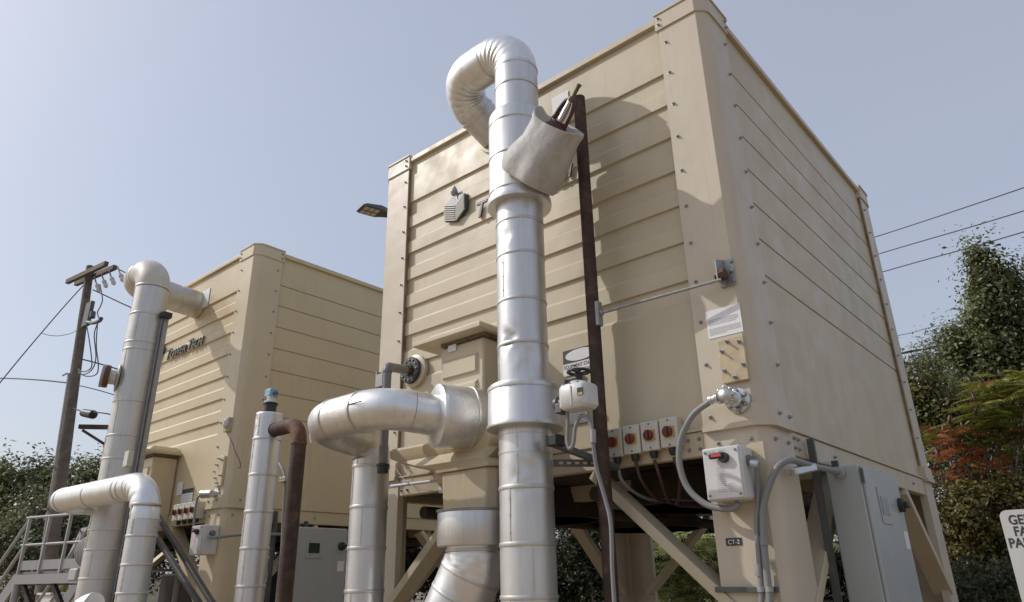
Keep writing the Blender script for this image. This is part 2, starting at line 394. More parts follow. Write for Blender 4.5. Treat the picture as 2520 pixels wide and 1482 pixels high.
def tower(ox, label, m, full):
    T = thing('cooling_tower', (ox - W_ / 2, D_ / 2, 0), label, 'cooling tower', 'pair of fibreglass cooling towers')
    bolt_mb = MB().lathe((0, 0, 0), (0, -1, 0), [(0, .015), (.003, .015), (.004, .0105), (.013, .010), (.018, .0065), (.022, .006)], 10)
    bf = None; bs = None; mp = 'cream_post' if full else 'yellow_post'
    def bolt(x, y, z, face):
        nonlocal bf, bs
        src = bf if face == 'f' else bs
        if src is None:
            mb = MB(); mb.f = bolt_mb.f
            mb.v = [(x + a, y + b, z + c) for a, b, c in bolt_mb.v] if face == 'f' else [(x - b, y + a, z + c) for a, b, c in bolt_mb.v]
            o = build(mb, 'bolt', 'bolt', T)
            if face == 'f': bf = o
            else: bs = o
        else:
            copy_part(src, T, Vector((x, y - .011, z)) if face == 'f' else Vector((x + .011, y, z)))
    corners = [(ox, 0, 1, -1), (ox - W_, 0, -1, -1), (ox, D_, 1, 1), (ox - W_, D_, -1, 1)]
    for (cx, cy, sx, sy) in corners:
        build(MB().prism(corner_poly(cx, cy, sx, sy, 0, .07), 'z', ZB + .02, ZT - .05), 'corner_post', mp, T, ang=32)
        cap = MB().prism(corner_poly(cx, cy, sx, sy, .014, .06, p=PW + .02), 'z', ZT - .165, ZT - .012)
        cap.prism(corner_poly(cx, cy, sx, sy, .024, .05, p=PW + .022), 'z', ZT - .0115, ZT + .004)
        build(cap, 'corner_cap', mp, T, ang=32)
        cl = MB().prism(corner_poly(cx, cy, sx, sy, .022, .05, p=PW + .01), 'z', ZB + .012, ZB + .125)
        cl.prism(corner_poly(cx, cy, sx, sy, .034, .05, p=PW + .014), 'z', ZB - .022, ZB + .0115)
        build(cl, 'collar', mp, T, ang=32)
        build(MB().prism(corner_poly(cx, cy, sx, sy, -.006, .075, p=PW + .03), 'z', 0, ZB - .0225), 'leg', mp, T, ang=32)
        build(MB().box((cx - sx * .32 - .14, cy - sy * .32 - .14, 0), (cx - sx * .32 + .2, cy - sy * .32 + .2, .03)), 'foot_plate', 'galv', T)
    # walls
    pf = panel_profile(5.421, 7, ZB, ZT - .03); psd = [(ZT - .03, .036)]
    for i in range(7):
        z_ = 5.495 - .305 * i
        psd += [(z_ + .007, .036), (z_ + .004, .052), (z_ - .006, .052), (z_ - .011, .036)]
    psd.append((ZB, .036))
    x0, x1 = ox - W_ + PW - .03, ox - PW + .03
    def wall(prof, fn, a0, a1):
        mb = MB(); n = len(prof)
        v = [fn(a0, d, z) for z, d in prof] + [fn(a1, d, z) for z, d in prof]
        v += [fn(a0, .12, prof[0][0]), fn(a0, .12, prof[-1][0]), fn(a1, .12, prof[0][0]), fn(a1, .12, prof[-1][0])]
        f = [(i, i + 1, n + i + 1, n + i) for i in range(n - 1)]
        b = 2 * n
        f += [(b, b + 2, b + 3, b + 1), (0, n, b + 2, b), (n - 1, b + 1, b + 3, 2 * n - 1), tuple([b + 1] + list(range(n - 1, -1, -1)) + [b]), tuple([b + 2] + list(range(n, 2 * n)) + [b + 3])]
        mb.add(v, f); return build(mb, 'wall_panel', m, T, smooth=False)
    wall(pf, lambda a, d, z: (a, d, z), x0, x1)
    wall(psd, lambda a, d, z: (ox - d, a, z), PW - .03, D_ - PW + .03)
    wall(psd, lambda a, d, z: (ox - W_ + d, a, z), PW - .03, D_ - PW + .03)
    wall(pf, lambda a, d, z: (a, D_ - d, z), x0, x1)
    # rim round the top and roof deck
    e = PW + .021
    rim = MB().box((ox - W_ + e, -.002, ZT - .085), (ox - e, .1, ZT - .022)).box((ox - W_ + e, D_ - .1, ZT - .085), (ox - e, D_ + .002, ZT - .022))
    rim.box((ox - .1, e, ZT - .085), (ox + .002, D_ - e, ZT - .022)).box((ox - W_ - .002, e, ZT - .085), (ox - W_ + .1, D_ - e, ZT - .022))
    build(rim, 'rim', m, T, bevel=.008)
    build(MB().box((ox - W_ + .1, .1, ZT - .2), (ox - .1, D_ - .1, ZT - .12)), 'roof', m, T)
    for xx in (ox - PW - .0055, ox - W_ + PW + .0005): build(MB().box((xx, .012, ZB + .14), (xx + .005, .05, ZT - .17)), 'sealant_bead', 'sealant', T)
    for yy in (PW + .0005, D_ - PW - .0055): build(MB().box((ox - .05, yy, ZB + .14), (ox - .012, yy + .005, ZT - .17)), 'sealant_bead', 'sealant', T)
    # header pipes hung under the basin
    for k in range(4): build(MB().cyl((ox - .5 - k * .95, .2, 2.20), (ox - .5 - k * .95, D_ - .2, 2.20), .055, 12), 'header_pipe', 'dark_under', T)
    # lower ring beam
    zb0, zb1 = 2.338, ZB - .003
    g = .05
    for a, b in (((ox - W_ + PW + .035, .016, zb0), (ox - PW - .035, .09, zb1)), ((ox - W_ + PW + .035, D_ - .09, zb0), (ox - PW - .035, D_ - .016, zb1)),
                 ((ox - .09, PW + .035, zb0), (ox - .016, D_ - PW - .035, zb1)), ((ox - W_ + .016, PW + .035, zb0), (ox - W_ + .09, D_ - PW - .035, zb1))):
        bm_ = MB().box(a, b)
        build(bm_, 'ring_beam', m, T, bevel=.008)
    # drip lip over the beam
    lip = MB().box((ox - W_ + PW + .03, .002, ZB - .001), (ox - PW - .03, .028, ZB + .012)).box((ox - .028, PW + .03, ZB - .001), (ox - .002, D_ - PW - .03, ZB + .012))
    build(lip, 'drip_lip', m, T)
    # dark fan deck under the basin, cross beams and fan rings
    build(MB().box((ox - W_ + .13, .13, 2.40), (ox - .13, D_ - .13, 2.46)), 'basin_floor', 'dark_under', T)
    for k in range(3):
        y = 1.1 + k * 1.15
        build(MB().box((ox - W_ + .1, y - .05, 2.26), (ox - .1, y + .05, 2.395)), 'cross_beam', m, T)
    for fx in (.28, .72):
        for fy in (.27, .73):
            c = (ox - W_ * fx, D_ * fy, 2.13)
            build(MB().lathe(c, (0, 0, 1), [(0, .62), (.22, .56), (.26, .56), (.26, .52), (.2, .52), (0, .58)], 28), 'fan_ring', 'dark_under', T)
    # knee braces
    yb = .075
    def brace(a, b, up): build(MB().bar(a, b, .07, .175, up), 'knee_brace', m, T, bevel=.006)
    brace((ox - 1.33, yb, 2.31), (ox - .36, yb, 1.42), (0, -1, 0)); brace((ox - W_ + 1.33, yb, 2.31), (ox - W_ + .36, yb, 1.42), (0, -1, 0))
    brace((ox - 1.33, D_ - yb, 2.31), (ox - .36, D_ - yb, 1.42), (0, 1, 0)); brace((ox - W_ + 1.33, D_ - yb, 2.31), (ox - W_ + .36, D_ - yb, 1.42), (0, 1, 0))
    for sx in (ox - yb, ox - W_ + yb):
        brace((sx, 1.33, 2.31), (sx, .36, 1.42), (1, 0, 0)); brace((sx, D_ - 1.33, 2.31), (sx, D_ - .36, 1.42), (1, 0, 0))
    # bolts
    z = 5.68
    for i in range(10):
        bolt(ox - PW + .055, 0, z, 'f'); bolt(ox, PW - .055, z, 's'); bolt(ox - W_ + PW - .045, 0, z, 'f')
        if full: bolt(ox, D_ - PW + .055, z, 's')
        z -= .305
    for dz in (.055, .12):
        bolt(ox - PW + .015, -.014, ZT - dz, 'f'); bolt(ox + .014, PW - .015, ZT - dz, 's'); bolt(ox - W_ + PW - .03, -.014, ZT - dz, 'f')
    for dz in (.07,):
        for q in (-PW + .05, -PW + .26): bolt(ox + q, -.022, ZB + dz, 'f')
        for q in (PW - .05, PW - .22): bolt(ox + .022, q, ZB + dz, 's')
    for q in (-PW + .07, -PW + .29): bolt(ox + q, .006, ZB - .1, 'f')
    for q in (.12, .33): bolt(ox - .006, q, ZB - .1, 's')
    for q in (.47, .55):
        for dz in (.05, .115):
            bolt(ox - q, .016, ZB - dz, 'f'); bolt(ox - .016, q, ZB - dz, 's'); bolt(ox - W_ + q, .016, ZB - dz, 'f')
    for q in (1.28, 2.45, 3.6): bolt(ox - .016, q, ZB - .085, 's')
    return T
TWR_B = tower(0, 'large cream cooling tower nearest the camera, standing right on braced legs', 'cream', True)
TWR_A = tower(TA, 'yellower cooling tower farther left with a sunlit front and a shaded flank toward the gap', 'cream_yellow', False)

# ------------------------------------------------------------------ pipes
def elbow(root, pc, din, dout, R, r, m, folds=0, amp=.05, label=None, seg=44, crk=.012):
    pts, c, t = arc(pc, din, dout, R, 44 if folds else 22)
    def rf(s, d, p):
        if not folds: return 1 + crk * mnoise.noise((p + d * r) * 9) + crk * .6 * abs(mnoise.noise((p + d * r) * 19))
        inner = max(0, (c - p).normalized().dot(d) + .6) / 1.6
        s2 = max(0, math.sin(math.pi * min(1, max(0, (s - .06) / .88))))
        return 1 + .012 * mnoise.noise((p + d * r) * 11) - amp * .3 * inner + amp * inner ** .8 * s2 ** .5 * (abs(math.sin(math.pi * folds * s)) ** .55 * 1.5 - .9)
    o = build(MB().sweep(pts, r, seg, False, rf, .012), 'elbow', m, root, ang=60)
    if label: o['label'] = label
    return pts[0], pts[-1]
def band(root, c, d, r, wd=.022, m='alu', th=.005):
    c = Vector(c); d = Vector(d).normalized()
    return build(MB().lathe(c - d * wd / 2, d, [(0, r - .004), (0, r + th * .7), (wd * .15, r + th), (wd * .85, r + th), (wd, r + th * .7), (wd, r - .004)], 44), 'band', m, root, ang=60)
def dent_fun(dents):
    if not dents: return None
    def f(s_, d, p):
        k = 1
        for (q_, dr, rad_, dep) in dents:
            h = (p - q_).length; a_ = min(1, max(0, d.dot(dr))); e = math.exp(-(h / rad_) ** 2 - ((1 - a_) / .10) ** 1.2)
            k -= dep * e * (1 + .9 * math.sin(h * 46 + d.x * 7))
        return k
    return f
def clad(root, a, b, r, m='alu', bands=(), name='cladding', dent=.010, seg=44, bw=.022, seam=None, dents=()):
    build(MB().sweep(line(a, b, .03 if dents else .06), r, seg * 2 if dents else seg, True, dent_fun(dents), dent), name, m, root, ang=60)
    a = Vector(a); b = Vector(b)
    if seam is not None:
        mb = MB(); d = (b - a).normalized(); u = d.cross(Vector((.3, .2, 1)) if abs(d.z) < .9 else Vector((0, 1, 0))).normalized(); w_ = d.cross(u)
        cuts = sorted([0] + list(bands) + [1])
        for i in range(len(cuts) - 1):
            an = seam + .5 * math.sin(i * 2.4); n_ = u * math.cos(an) + w_ * math.sin(an)
            p0, p1 = a.lerp(b, cuts[i]) + n_ * r * 1.004, a.lerp(b, cuts[i + 1]) + n_ * r * 1.004
            mb.bar(p0, p1, .012, .005, n_)
            for k in range(3): mb.cyl(p0.lerp(p1, .2 + .3 * k), p0.lerp(p1, .2 + .3 * k) + n_ * .006, .005, 6)
        build(mb, 'lap_seam', 'alu_dull', root)
    for t in bands: band(root, a.lerp(b, t), b - a, r, bw, 'alu_dull', .006)

# --- riser of the near tower
YR = -.48
def zr(py): return P(1283, py, YR).z
XR = P(1283, 700, YR).x
r1 = .186
RB = thing('insulated_riser_pipe', (XR, YR, 0), 'tall silver clad riser pipe with gooseneck top in front of the near cooling tower', 'pipe')
CLz = 6.06; RE = .30
xin, zin = -2.30, 5.71
n1 = Vector((XR, YR, CLz)); n2 = Vector((xin - .06, YR, CLz - .03)); n3 = Vector((xin + .04, .04, zin))
s1, e1 = elbow(RB, n1, (0, 0, 1), n2 - n1, RE, r1, 'alu_bright', 7, .13, seg=64)
s2, e2 = elbow(RB, n2, n2 - n1, n3 - n2, .26, r1, 'alu_bright', 7, .13, seg=64)
if (e1 - s2).length > .02: clad(RB, e1, s2, r1 + .001, 'alu_bright')
clad(RB, e2, n3, r1 - .004, 'alu'); band(RB, Vector(e2).lerp(n3, .15), n3 - Vector(e2), r1, .03)
build(MB().lathe(n3 + Vector((0, 0, 0)), (0, -1, 0), [(-.02, .21), (.03, .21), (.035, .205), (.035, .16)], 40), 'wall_flange', 'cream', RB)
zvt, zvb = zr(283), zr(512)
clad(RB, s1, (XR, YR, zvt), r1, 'alu', (.45,)); band(RB, s1, (0, 0, 1), r1, .03)
rv = .243
v = MB().lathe((XR, YR, zvb), (0, 0, 1), [(0, r1 - .01), (0, rv + .014), (.02, rv + .018), (.05, rv + .016), (.075, rv), (zvt - zvb - .05, rv), (zvt - zvb - .012, rv - .02), (zvt - zvb, r1)], 48)
build(v, 'valve_cover', 'alu', RB, ang=50)
band(RB, (XR, YR, zvt - .14), (0, 0, 1), rv, .012); band(RB, (XR, YR, zr(400)), (0, 0, 1), rv, .012, 'alu_dull'); band(RB, (XR, YR, zvb + .10), (0, 0, 1), rv, .01)
zct, zcb = zr(955), zr(1060)
L = zvb - zct
clad(RB, (XR, YR, zvb), (XR, YR, zct), r1 + .002, 'alu', [(zvb - zr(y)) / L for y in (558, 640, 752, 858)], seam=2.2,
     dents=[(Vector((XR, YR, zr(848))), Vector((.25, -.97, 0)), .07, .09), (Vector((XR, YR, zr(600))), Vector((-.1, -.99, 0)), .05, .04), (Vector((XR, YR, zr(900))), Vector((.75, -.66, 0)), .09, .05)])
rc = .262
build(MB().lathe((XR, YR, zcb), (0, 0, 1), [(0, r1), (0, rc + .012), (.015, rc + .016), (.035, rc + .004), (zct - zcb - .02, rc), (zct - zcb, rc - .012), (zct - zcb, r1)], 48), 'joint_cover', 'alu', RB, ang=50)
band(RB, (XR, YR, zct - .03), (0, 0, 1), rc, .03); band(RB, (XR, YR, zcb - .03), (0, 0, 1), r1, .045)
clad(RB, (XR, YR, zcb), (XR, YR, 0), r1 + .002, 'alu', [(zcb - zr(y)) / zcb for y in (1205, 1342, 1470)], bw=.028, seam=1.2, dents=[(Vector((XR, YR, zr(1180))), Vector((.6, -.8, 0)), .08, .05)])
# canvas jacket on the inclined valve, with the red yoke
jb = P(1304, 438, YR - .06); jt = P(1374, 306, YR - .10); ja = (jt - jb).normalized(); jl = (jt - jb).length
u_ = Vector((.78, .1, -.62)).normalized(); u_ = (u_ - ja * u_.dot(ja)).normalized(); w2 = ja.cross(u_)
rings = []
for h, r_, fl in ((-.045, .20, 1.0), (-.04, .238, 1.0), (-.02, .25, 1.0), (.06, .255, 1.0), (.16, .243, 1.0), (.27, .23, .95), (jl - .055, .222, .84), (jl - .025, .232, .82), (jl, .228, .8), (jl, .213, .79), (jl - .08, .16, .78)):
    ring = []
    for k in range(40):
        a = 2 * math.pi * k / 40; wob = 1 - .035 * max(0, math.sin(a * 3 + h * 9)) ** 3 + .09 * mnoise.noise(Vector((math.cos(a) * 1.6, math.sin(a) * 1.6, h * 5))) + (.04 if h < jl - .06 else .075) * mnoise.noise(Vector((math.cos(a) * 5, math.sin(a) * 5, h * 12)))
        tilt = (.05 * math.sin(a) + .09 * max(0, -math.cos(a - .35)) ** 6) if h > jl - .06 else 0
        sq_ = (abs(math.cos(a)) ** 3.2 + abs(math.sin(a)) ** 3.2) ** (-1 / 3.2) * .94
        ring.append(jb + ja * (h + tilt * .8) + (u_ * math.cos(a) + w2 * math.sin(a) * fl * .86) * r_ * wob * sq_)
    rings.append(ring)
build(MB().loft(rings), 'canvas_jacket', 'canvas', RB, ang=70)
yk = build(MB().lathe(jb + ja * (jl - .10), ja, [(0, .10), (.06, .10), (.09, .075), (.12, .07)], 24), 'valve_bonnet', 'red_iron', RB)
for s in (-1, 1):
    pts = [jb + ja * h + u_ * s * k for h, k in ((jl - .02, .072), (jl + .05, .07), (jl + .11, .066), (jl + .18, .045), (jl + .20, .012))]
    build(MB().sweep(spline(pts, 5), .019, 10), 'yoke_arm', 'red_iron', yk)
build(MB().cyl(jb + ja * jl, jb + ja * (jl + .2), .024), 'stem_tag', 'stainless', yk)
build(MB().lathe(jb + ja * (jl + .19), ja, [(0, .03), (.035, .03), (.04, .016), (.13, .016), (.135, .02), (.15, .02)], 12), 'valve_stem', 'brass', yk)
# --- riser of the far tower
YA = -.92; rA = .205
XA = P(350, 850, YA).x
def zA(py): return P(345, py, YA).z
RA = thing('insulated_riser_pipe', (XA, YA, 0), 'silver clad riser pipe with off white elbows feeding the left cooling tower', 'pipe')
ca = zA(672) - .12
n1 = Vector((XA, YA, ca)); n2 = Vector((P(345, 700, YA).x - .25, YA, ca)); n3 = Vector((-8.27, .03, 5.52))
s1, e1 = elbow(RA, n1, (0, 0, 1), n2 - n1, .30, rA, 'cream_pipe'); s2, e2 = elbow(RA, n2, n2 - n1, n3 - n2, .30, rA, 'cream_pipe')
clad(RA, e1, s2, rA, 'cream_pipe', (.5,)); clad(RA, e2, n3, rA - .005, 'alu_dull', (.55,))
build(MB().lathe(n3, (0, -1, 0), [(-.02, .206), (.03, .206), (.035, .205), (.035, .19)], 40), 'wall_flange', 'cream_yellow', RA)
clad(RA, s1, (XA, YA, 0), rA, 'alu_dull', [(s1.z - zA(y)) / s1.z for y in (730, 790, 852, 868, 985, 1065, 1120, 1210, 1295, 1345, 1420)], seam=1.4)
# rusty branch flange on it
fc = P(300, 935, YA - .05); fd = Vector((-.35, -.95, 0.05)).normalized()
fc = Vector((XA, YA, zA(932))) + fd * (rA - .02)
fl = build(MB().lathe(fc, fd, [(0, .17), (.02, .185), (.03, .165), (.04, .09), (.15, .09)], 9), 'branch_stub', 'alu_dull', RA)
build(MB().lathe(fc + fd * .11, fd, [(0, .14), (.05, .145), (.055, .14)], 14), 'rusty_flange', 'rust_orange', fl)
build(MB().lathe(fc + fd * .168, fd, [(0, .142), (.03, .145), (.035, .13)], 14), 'blind_flange', 'galv', fl)

# --- loop pipe feeding the near tower's inlet box
RL = thing('looped_inlet_pipe', (P(905, 1300, -.42).x, -.42, 0), 'silver clad loop pipe curving from the near tower inlet box down past its left leg', 'pipe')
rl = .158
zc = 2.80
cb = P(1163, 1022, -.36); cb.z = zc; cax = Vector((-.42, -.91, 0)).normalized(); cf = cb + cax * .30
build(MB().lathe(cb - cax * .06, cax, [(0, .15), (0, .236), (.01, .241), (.35, .245), (.36, .242), (.36, .16)], 44), 'end_cover', 'alu_emboss', RL, ang=50)
build(MB().lathe(cf + cax * .0005, cax, [(-.02, .2465), (.004, .2465), (.008, .238), (.02, .185), (.021, .15)], 44), 'end_cap', 'alu_bright', RL, ang=50)
build(MB().lathe(cb + cax * .02, cax, [(0, .24), (.004, .249), (.018, .249), (.022, .24)], 44), 'band', 'alu_dull', RL, ang=60)
yv = -.42; xv = P(905, 1300, yv).x; zl = zc + .04; xl = -3.37
q1_ = cf + cax * .42; q1_.z = zl
q = [cf, q1_, Vector((xl, q1_.y, zl)), Vector((xl, yv, zl - .08)), Vector((xv, yv, zl - .23)), Vector((xv, yv, 0))]
pp = []
a_, b_ = elbow(RL, q[1], q[1] - q[0], q[2] - q[1], .34, rl, 'alu_bright'); pp.append((a_, b_))
a_, b_ = elbow(RL, q[2], q[2] - q[1], q[3] - q[2], .26, rl, 'alu'); pp.append((a_, b_))
a_, b_ = elbow(RL, q[3], q[3] - q[2], q[4] - q[3], .12, rl, 'alu_dull'); pp.append((a_, b_))
a_, b_ = elbow(RL, q[4], q[4] - q[3], q[5] - q[4], .20, rl, 'alu', 5, .26, seg=64); pp.append((a_, b_))
clad(RL, q[0], pp[0][0], rl, 'alu_bright'); clad(RL, pp[0][1], pp[1][0], rl + .003, 'alu_emboss', (.04, .96)); clad(RL, pp[1][1], pp[2][0], rl, 'alu_dull')
if (pp[2][1] - pp[3][0]).length > .01: clad(RL, pp[2][1], pp[3][0], rl, 'alu_dull')
zz = pp[3][1].z
clad(RL, pp[3][1], (xv, yv, 0), rl, 'alu', [(zz - P(905, y, yv).z) / zz for y in (1152, 1250, 1350, 1455)], bw=.028, seam=1.5)
n_ = Vector((0, -.98, .15)).normalized()
build(MB().bar(pp[0][1] + n_ * (rl + .004), pp[0][1] + n_ * (rl + .004) + Vector((.16, 0, 0)), .006, .01, n_), 'lap_seam', 'galv_dark', RL)
build(MB().sweep(spline([P(772, 1020, -.8), P(764, 1045, -.8), P(763, 1075, -.8), P(766, 1090, -.8)], 5), .004, 6), 'loose_tie', 'paper', RL)

# --- loop pipe of the far tower
LA = thing('looped_inlet_pipe', (P(348, 1300, -1.35).x, -1.35, 0), 'silver clad loop pipe wrapping around the riser of the left cooling tower', 'pipe')
ra = .132; y0 = -1.35
xv = P(348, 1320, y0).x; zl = P(350, 1190, y0).z - .02
xl = P(148, 1190, -1.3).x + ra
q = [Vector((xv, y0, 0)), Vector((xv, y0, zl)), Vector((xl, y0, zl + .04)), Vector((xl, -.62, zl + .03)), Vector((-7.75, -.62, zl)), Vector((-7.75, -.2, zl))]
pp = []
a_, b_ = elbow(LA, q[1], q[1] - q[0], q[2] - q[1], .34, ra, 'alu_bright', 5, .16, seg=56); pp.append((a_, b_))
a_, b_ = elbow(LA, q[2], q[2] - q[1], q[3] - q[2], .3, ra, 'alu_bright'); pp.append((a_, b_))
a_, b_ = elbow(LA, q[3], q[3] - q[2], q[4] - q[3], .3, ra, 'alu_dull'); pp.append((a_, b_))
clad(LA, q[0], pp[0][0], ra, 'alu', [P(348, y, y0).z / pp[0][0].z for y in (1245, 1320, 1390, 1460)], seam=1.6)
clad(LA, pp[0][1], pp[1][0], ra + .002, 'alu_bright', (.08, .14, .55, .98)); clad(LA, pp[1][1], pp[2][0], ra, 'alu_dull'); clad(LA, pp[2][1], q[4], ra, 'alu_dull')

# --- lower return pipe under the near tower's chute
RP = thing('drain_elbow_pipe', (-2.1, -.4, 0), 'shiny clad drain elbow under the cream chute of the near tower', 'pipe')
cx, cy = -2.10, -.42
zt_ = 2.08; zk = 1.84
build(MB().lathe((cx, cy, zk), (0, 0, 1), [(0, .20), (0, .272), (.01, .278), (zt_ - zk - .02, .278), (zt_ - zk, .272), (zt_ - zk, .2)], 48), 'cover_band', 'alu', RP, ang=50)
build(MB().lathe((cx, cy, zt_ - .012), (0, 0, 1), [(0, .2), (0, .275), (.02, .29), (.024, .288), (.03, .2)], 48), 'frayed_edge', 'galv', RP)
p0 = Vector((cx, cy, zk)); d1 = Vector((-.42, -.16, -.89)).normalized()
pc_ = Vector((cx, cy, zk - .12))
a_, b_ = elbow(RP, pc_, (0, 0, -1), d1, .3, .222, 'alu_bright', crk=.05, seg=64)
clad(RP, p0, a_, .212, 'alu_bright', (.6,))
q1 = Vector(b_) + d1 * .5
clad(RP, b_, q1, .224, 'alu_bright', (.02, .34), dent=.06)
a_, b_ = elbow(RP, q1 + d1 * .2, d1, (0, 0, -1), .3, .224, 'alu_bright', crk=.04, seg=64)
clad(RP, q1, a_, .224, 'alu_bright'); clad(RP, b_, (b_.x, b_.y, 0), .224, 'alu_bright')

# --- mid pipe between the towers
YM = -.7
RM = thing('insulated_standpipe', (P(630, 1300, YM).x, YM, 0), 'slim silver standpipe with a pale blue valve head in the gap between towers', 'pipe')
xm = P(638, 1250, YM).x; rm = .128; zm = P(650, 1022, YM).z
clad(RM, (xm, YM, zm - .02), (xm, YM, 0), rm, 'alu', [(zm - P(630, y, YM).z) / zm for y in (1085, 1170, 1258, 1347, 1440)], bw=.026, seam=1.3, dents=[(Vector((xm, YM, zm - .12)), Vector((-.3, -.95, 0)), .09, .10)])
build(MB().lathe((xm, YM, zm - .02), (0, 0, 1), [(0, rm), (.015, rm - .004), (.02, .07)], 40), 'end_cap', 'alu_bright', RM)
build(MB().lathe((xm, YM, zm), (0, 0, 1), [(0, .06), (.085, .06), (.088, .07), (.105, .07), (.108, .06)], 28), 'black_coupling', 'black', RM)
build(MB().lathe((xm, YM, zm + .105), (0, 0, 1), [(0, .068), (.012, .068), (.014, .04), (.05, .04), (.055, .05), (.065, .05)], 24), 'clamp_ring', 'stainless', RM)
hd = build(MB().box((xm - .055, YM - .05, zm + .165), (xm + .055, YM + .05, zm + .245)), 'valve_head', 'blue', RM, bevel=.01)
build(MB().cyl((xm + .055, YM, zm + .19), (xm + .085, YM, zm + .19), .02), 'side_port', 'galv_dark', hd)
RR = thing('rusty_bent_pipe', (xm + .33, YM, 0), 'bare rusty pipe bending down beside the slim standpipe', 'pipe')
zr_ = P(690, 1052, YM).z - .01
xr2 = P(716, 1300, YM).x
a_, b_ = elbow(RR, Vector((xr2, YM, zr_)), (1, 0, 0), (0, 0, -1), .17, .068, 'rust_orange', seg=28)
build(MB().cyl((xm + rm - .01, YM, zr_), a_, .068, 28), 'pipe_stub', 'rust', RR)
build(MB().sweep(line(b_, (xr2, YM, 0), .3), .068, 28), 'pipe_run', 'rust', RR)
build(MB().lathe(b_ - Vector((0, 0, .03)), (0, 0, 1), [(0, .069), (.004, .074), (.026, .074), (.03, .069)], 28), 'weld_collar', 'rust_orange', RR)

# ------------------------------------------------------------------ inlet box on the near tower (mounted on its wall)
def inlet_box(x0, x1, yf, z0, zt, m, label, hoodw, chute, tray):
    B = thing('inlet_box', ((x0 + x1) / 2, yf / 2, z0), label, 'inlet box', 'inlet boxes on the tower fronts')
    build(MB().box((x0, yf, z0), (x1, .029, zt)), 'box_body', m, B, bevel=.02)
    # cast-in ribs on its front
    for k, zz in enumerate((z0 + (zt - z0) * .55, z0 + (zt - z0) * .8)):
        build(MB().hexa([(x0 + .03, yf - .001, zz - .10), (x1 - .06, yf - .001, zz - .10), (x1 - .06, yf - .001, zz + .06), (x0 + .03, yf - .001, zz + .06)],
                        [(x0 + .045, yf - .022, zz - .095), (x1 - .075, yf - .022, zz - .095), (x1 - .075, yf - .022, zz + .035), (x0 + .045, yf - .022, zz + .035)]), 'front_rib', m, B, smooth=False)
    hx0, hx1 = x0 - hoodw, x1 + .09
    h = MB().box((hx0, yf - .14, zt + .03), (hx1, .025, zt + .07))
    h.hexa([(hx0 + .03, yf - .10, zt + .066), (hx1 - .03, yf - .10, zt + .066), (hx1 - .03, .02, zt + .066), (hx0 + .03, .02, zt + .066)],
           [(hx0 + .12, yf - .02, zt + .14), (hx1 - .12, yf - .02, zt + .14), (hx1 - .12, .02, zt + .14), (hx0 + .12, .02, zt + .14)])
    h.box((hx0 + .06, yf - .06, zt + .085), (hx1 - .06, .015, zt + .098))
    hd = build(h, 'hood', m, B, bevel=.006)
    build(MB().box((x0 + .02, yf - .02, zt + .001), (x1 + .03, .02, zt + .029)), 'foam_seal', 'foam', hd)
    if tray:
        tx0, tx1, ty, tz = tray
        cz = tz - .24
        cx0, cx1, cyf = chute[0], chute[1], chute[2]
        def rect(a0, a1, y_, z_, c=.06): return [(a0, .012, z_), (a0, y_ + c, z_), (a0 + c, y_, z_), (a1 - c, y_, z_), (a1, y_ + c, z_), (a1, .012, z_)]
        rings = [rect(tx0 + .02, tx1 - .02, ty + .02, tz + .001), rect(tx0, tx1, ty, tz - .02), rect(tx0, tx1, ty, tz - .07), rect(tx0 + .12, tx1 - .03, ty + .02, tz - .12), rect(tx0 + .42, tx1 - .08, cyf - .05, tz - .20), rect(cx0 - .06, cx1 + .04, cyf - .02, cz), rect(cx0 - .05, cx1 + .03, cyf - .02, cz - .03)]
        build(MB().loft(rings), 'tray', 'basin', B, bevel=.006)
        rings = [rect(cx0, cx1, cyf, cz - .031), rect(cx0 + .01, cx1 - .01, cyf + .01, chute[3])]
        build(MB().loft(rings), 'chute', 'basin', B, bevel=.012)
    return B
xa, xb = P(1084, 930, -.34).x, P(1190, 930, -.34).x
IB = inlet_box(xa, xb, -.34, 2.56, 3.47, 'cream', 'cream inlet box with overhanging hood and drop chute on the near tower front', .22, (-2.52, -1.93, -.42, 2.09), (-3.17, -1.90, -.42, 2.67))
build(MB().lathe((-2.60, -.06, 2.70), (0, -.55, .83), [(-.2, .33), (0, .30), (.06, .24), (.09, .12), (.1, .01)], 28), 'dome_cover', 'cream', IB)
build(MB().box(P(1104, 846, -.345), P(1122, 862, -.352)), 'torn_sticker', 'paper', IB)
IA = inlet_box(P(338, 1150, -.3).x, P(374, 1150, -.3).x, -.3, 2.3, P(390, 1110, -.3).z - .05, 'cream_yellow', 'smaller cream inlet box with domed hood behind the left riser pipe', .06, None, None)

# black flange and drain pipe at the left of the box
FL = thing('flanged_drain_pipe', P(1010, 913, 0), 'grey plastic drain pipe leaving a round black bolted flange on the near tower front', 'pipe')
c = P(1012, 912, -.01)
build(MB().lathe(c + Vector((.02, .05, -.005)), (0, -1, 0), [(0, .16), (.035, .16), (.04, .15)], 36), 'backing_ring', 'cream', FL)
fo = build(MB().lathe(c, (0, -1, 0), [(-.01, .128), (.02, .13), (.026, .124), (.03, .06), (.05, .055)], 36), 'flange', 'black_gasket', FL)
b0 = None
for k in range(12):
    a = 2 * math.pi * k / 12; p = c + Vector((math.cos(a) * .1, -.024, math.sin(a) * .1))
    if b0 is None: b0 = build(MB().lathe(p, (0, -1, 0), [(0, .011), (.012, .011), (.016, .006)], 6), 'bolt', 'bolt', fo)
    else: copy_part(b0, fo, p + Vector((0, -.008, 0)))
PVY = -.62
pv = P(954, 903, PVY); pe = Vector((pv.x, PVY, pv.z))
build(MB().lathe(c + Vector((0, -.045, 0)), pe - c, [(0, .035), (.03, .035), (.035, .042), (.07, .042)], 18), 'brass_nipple', 'rust_orange', FL)
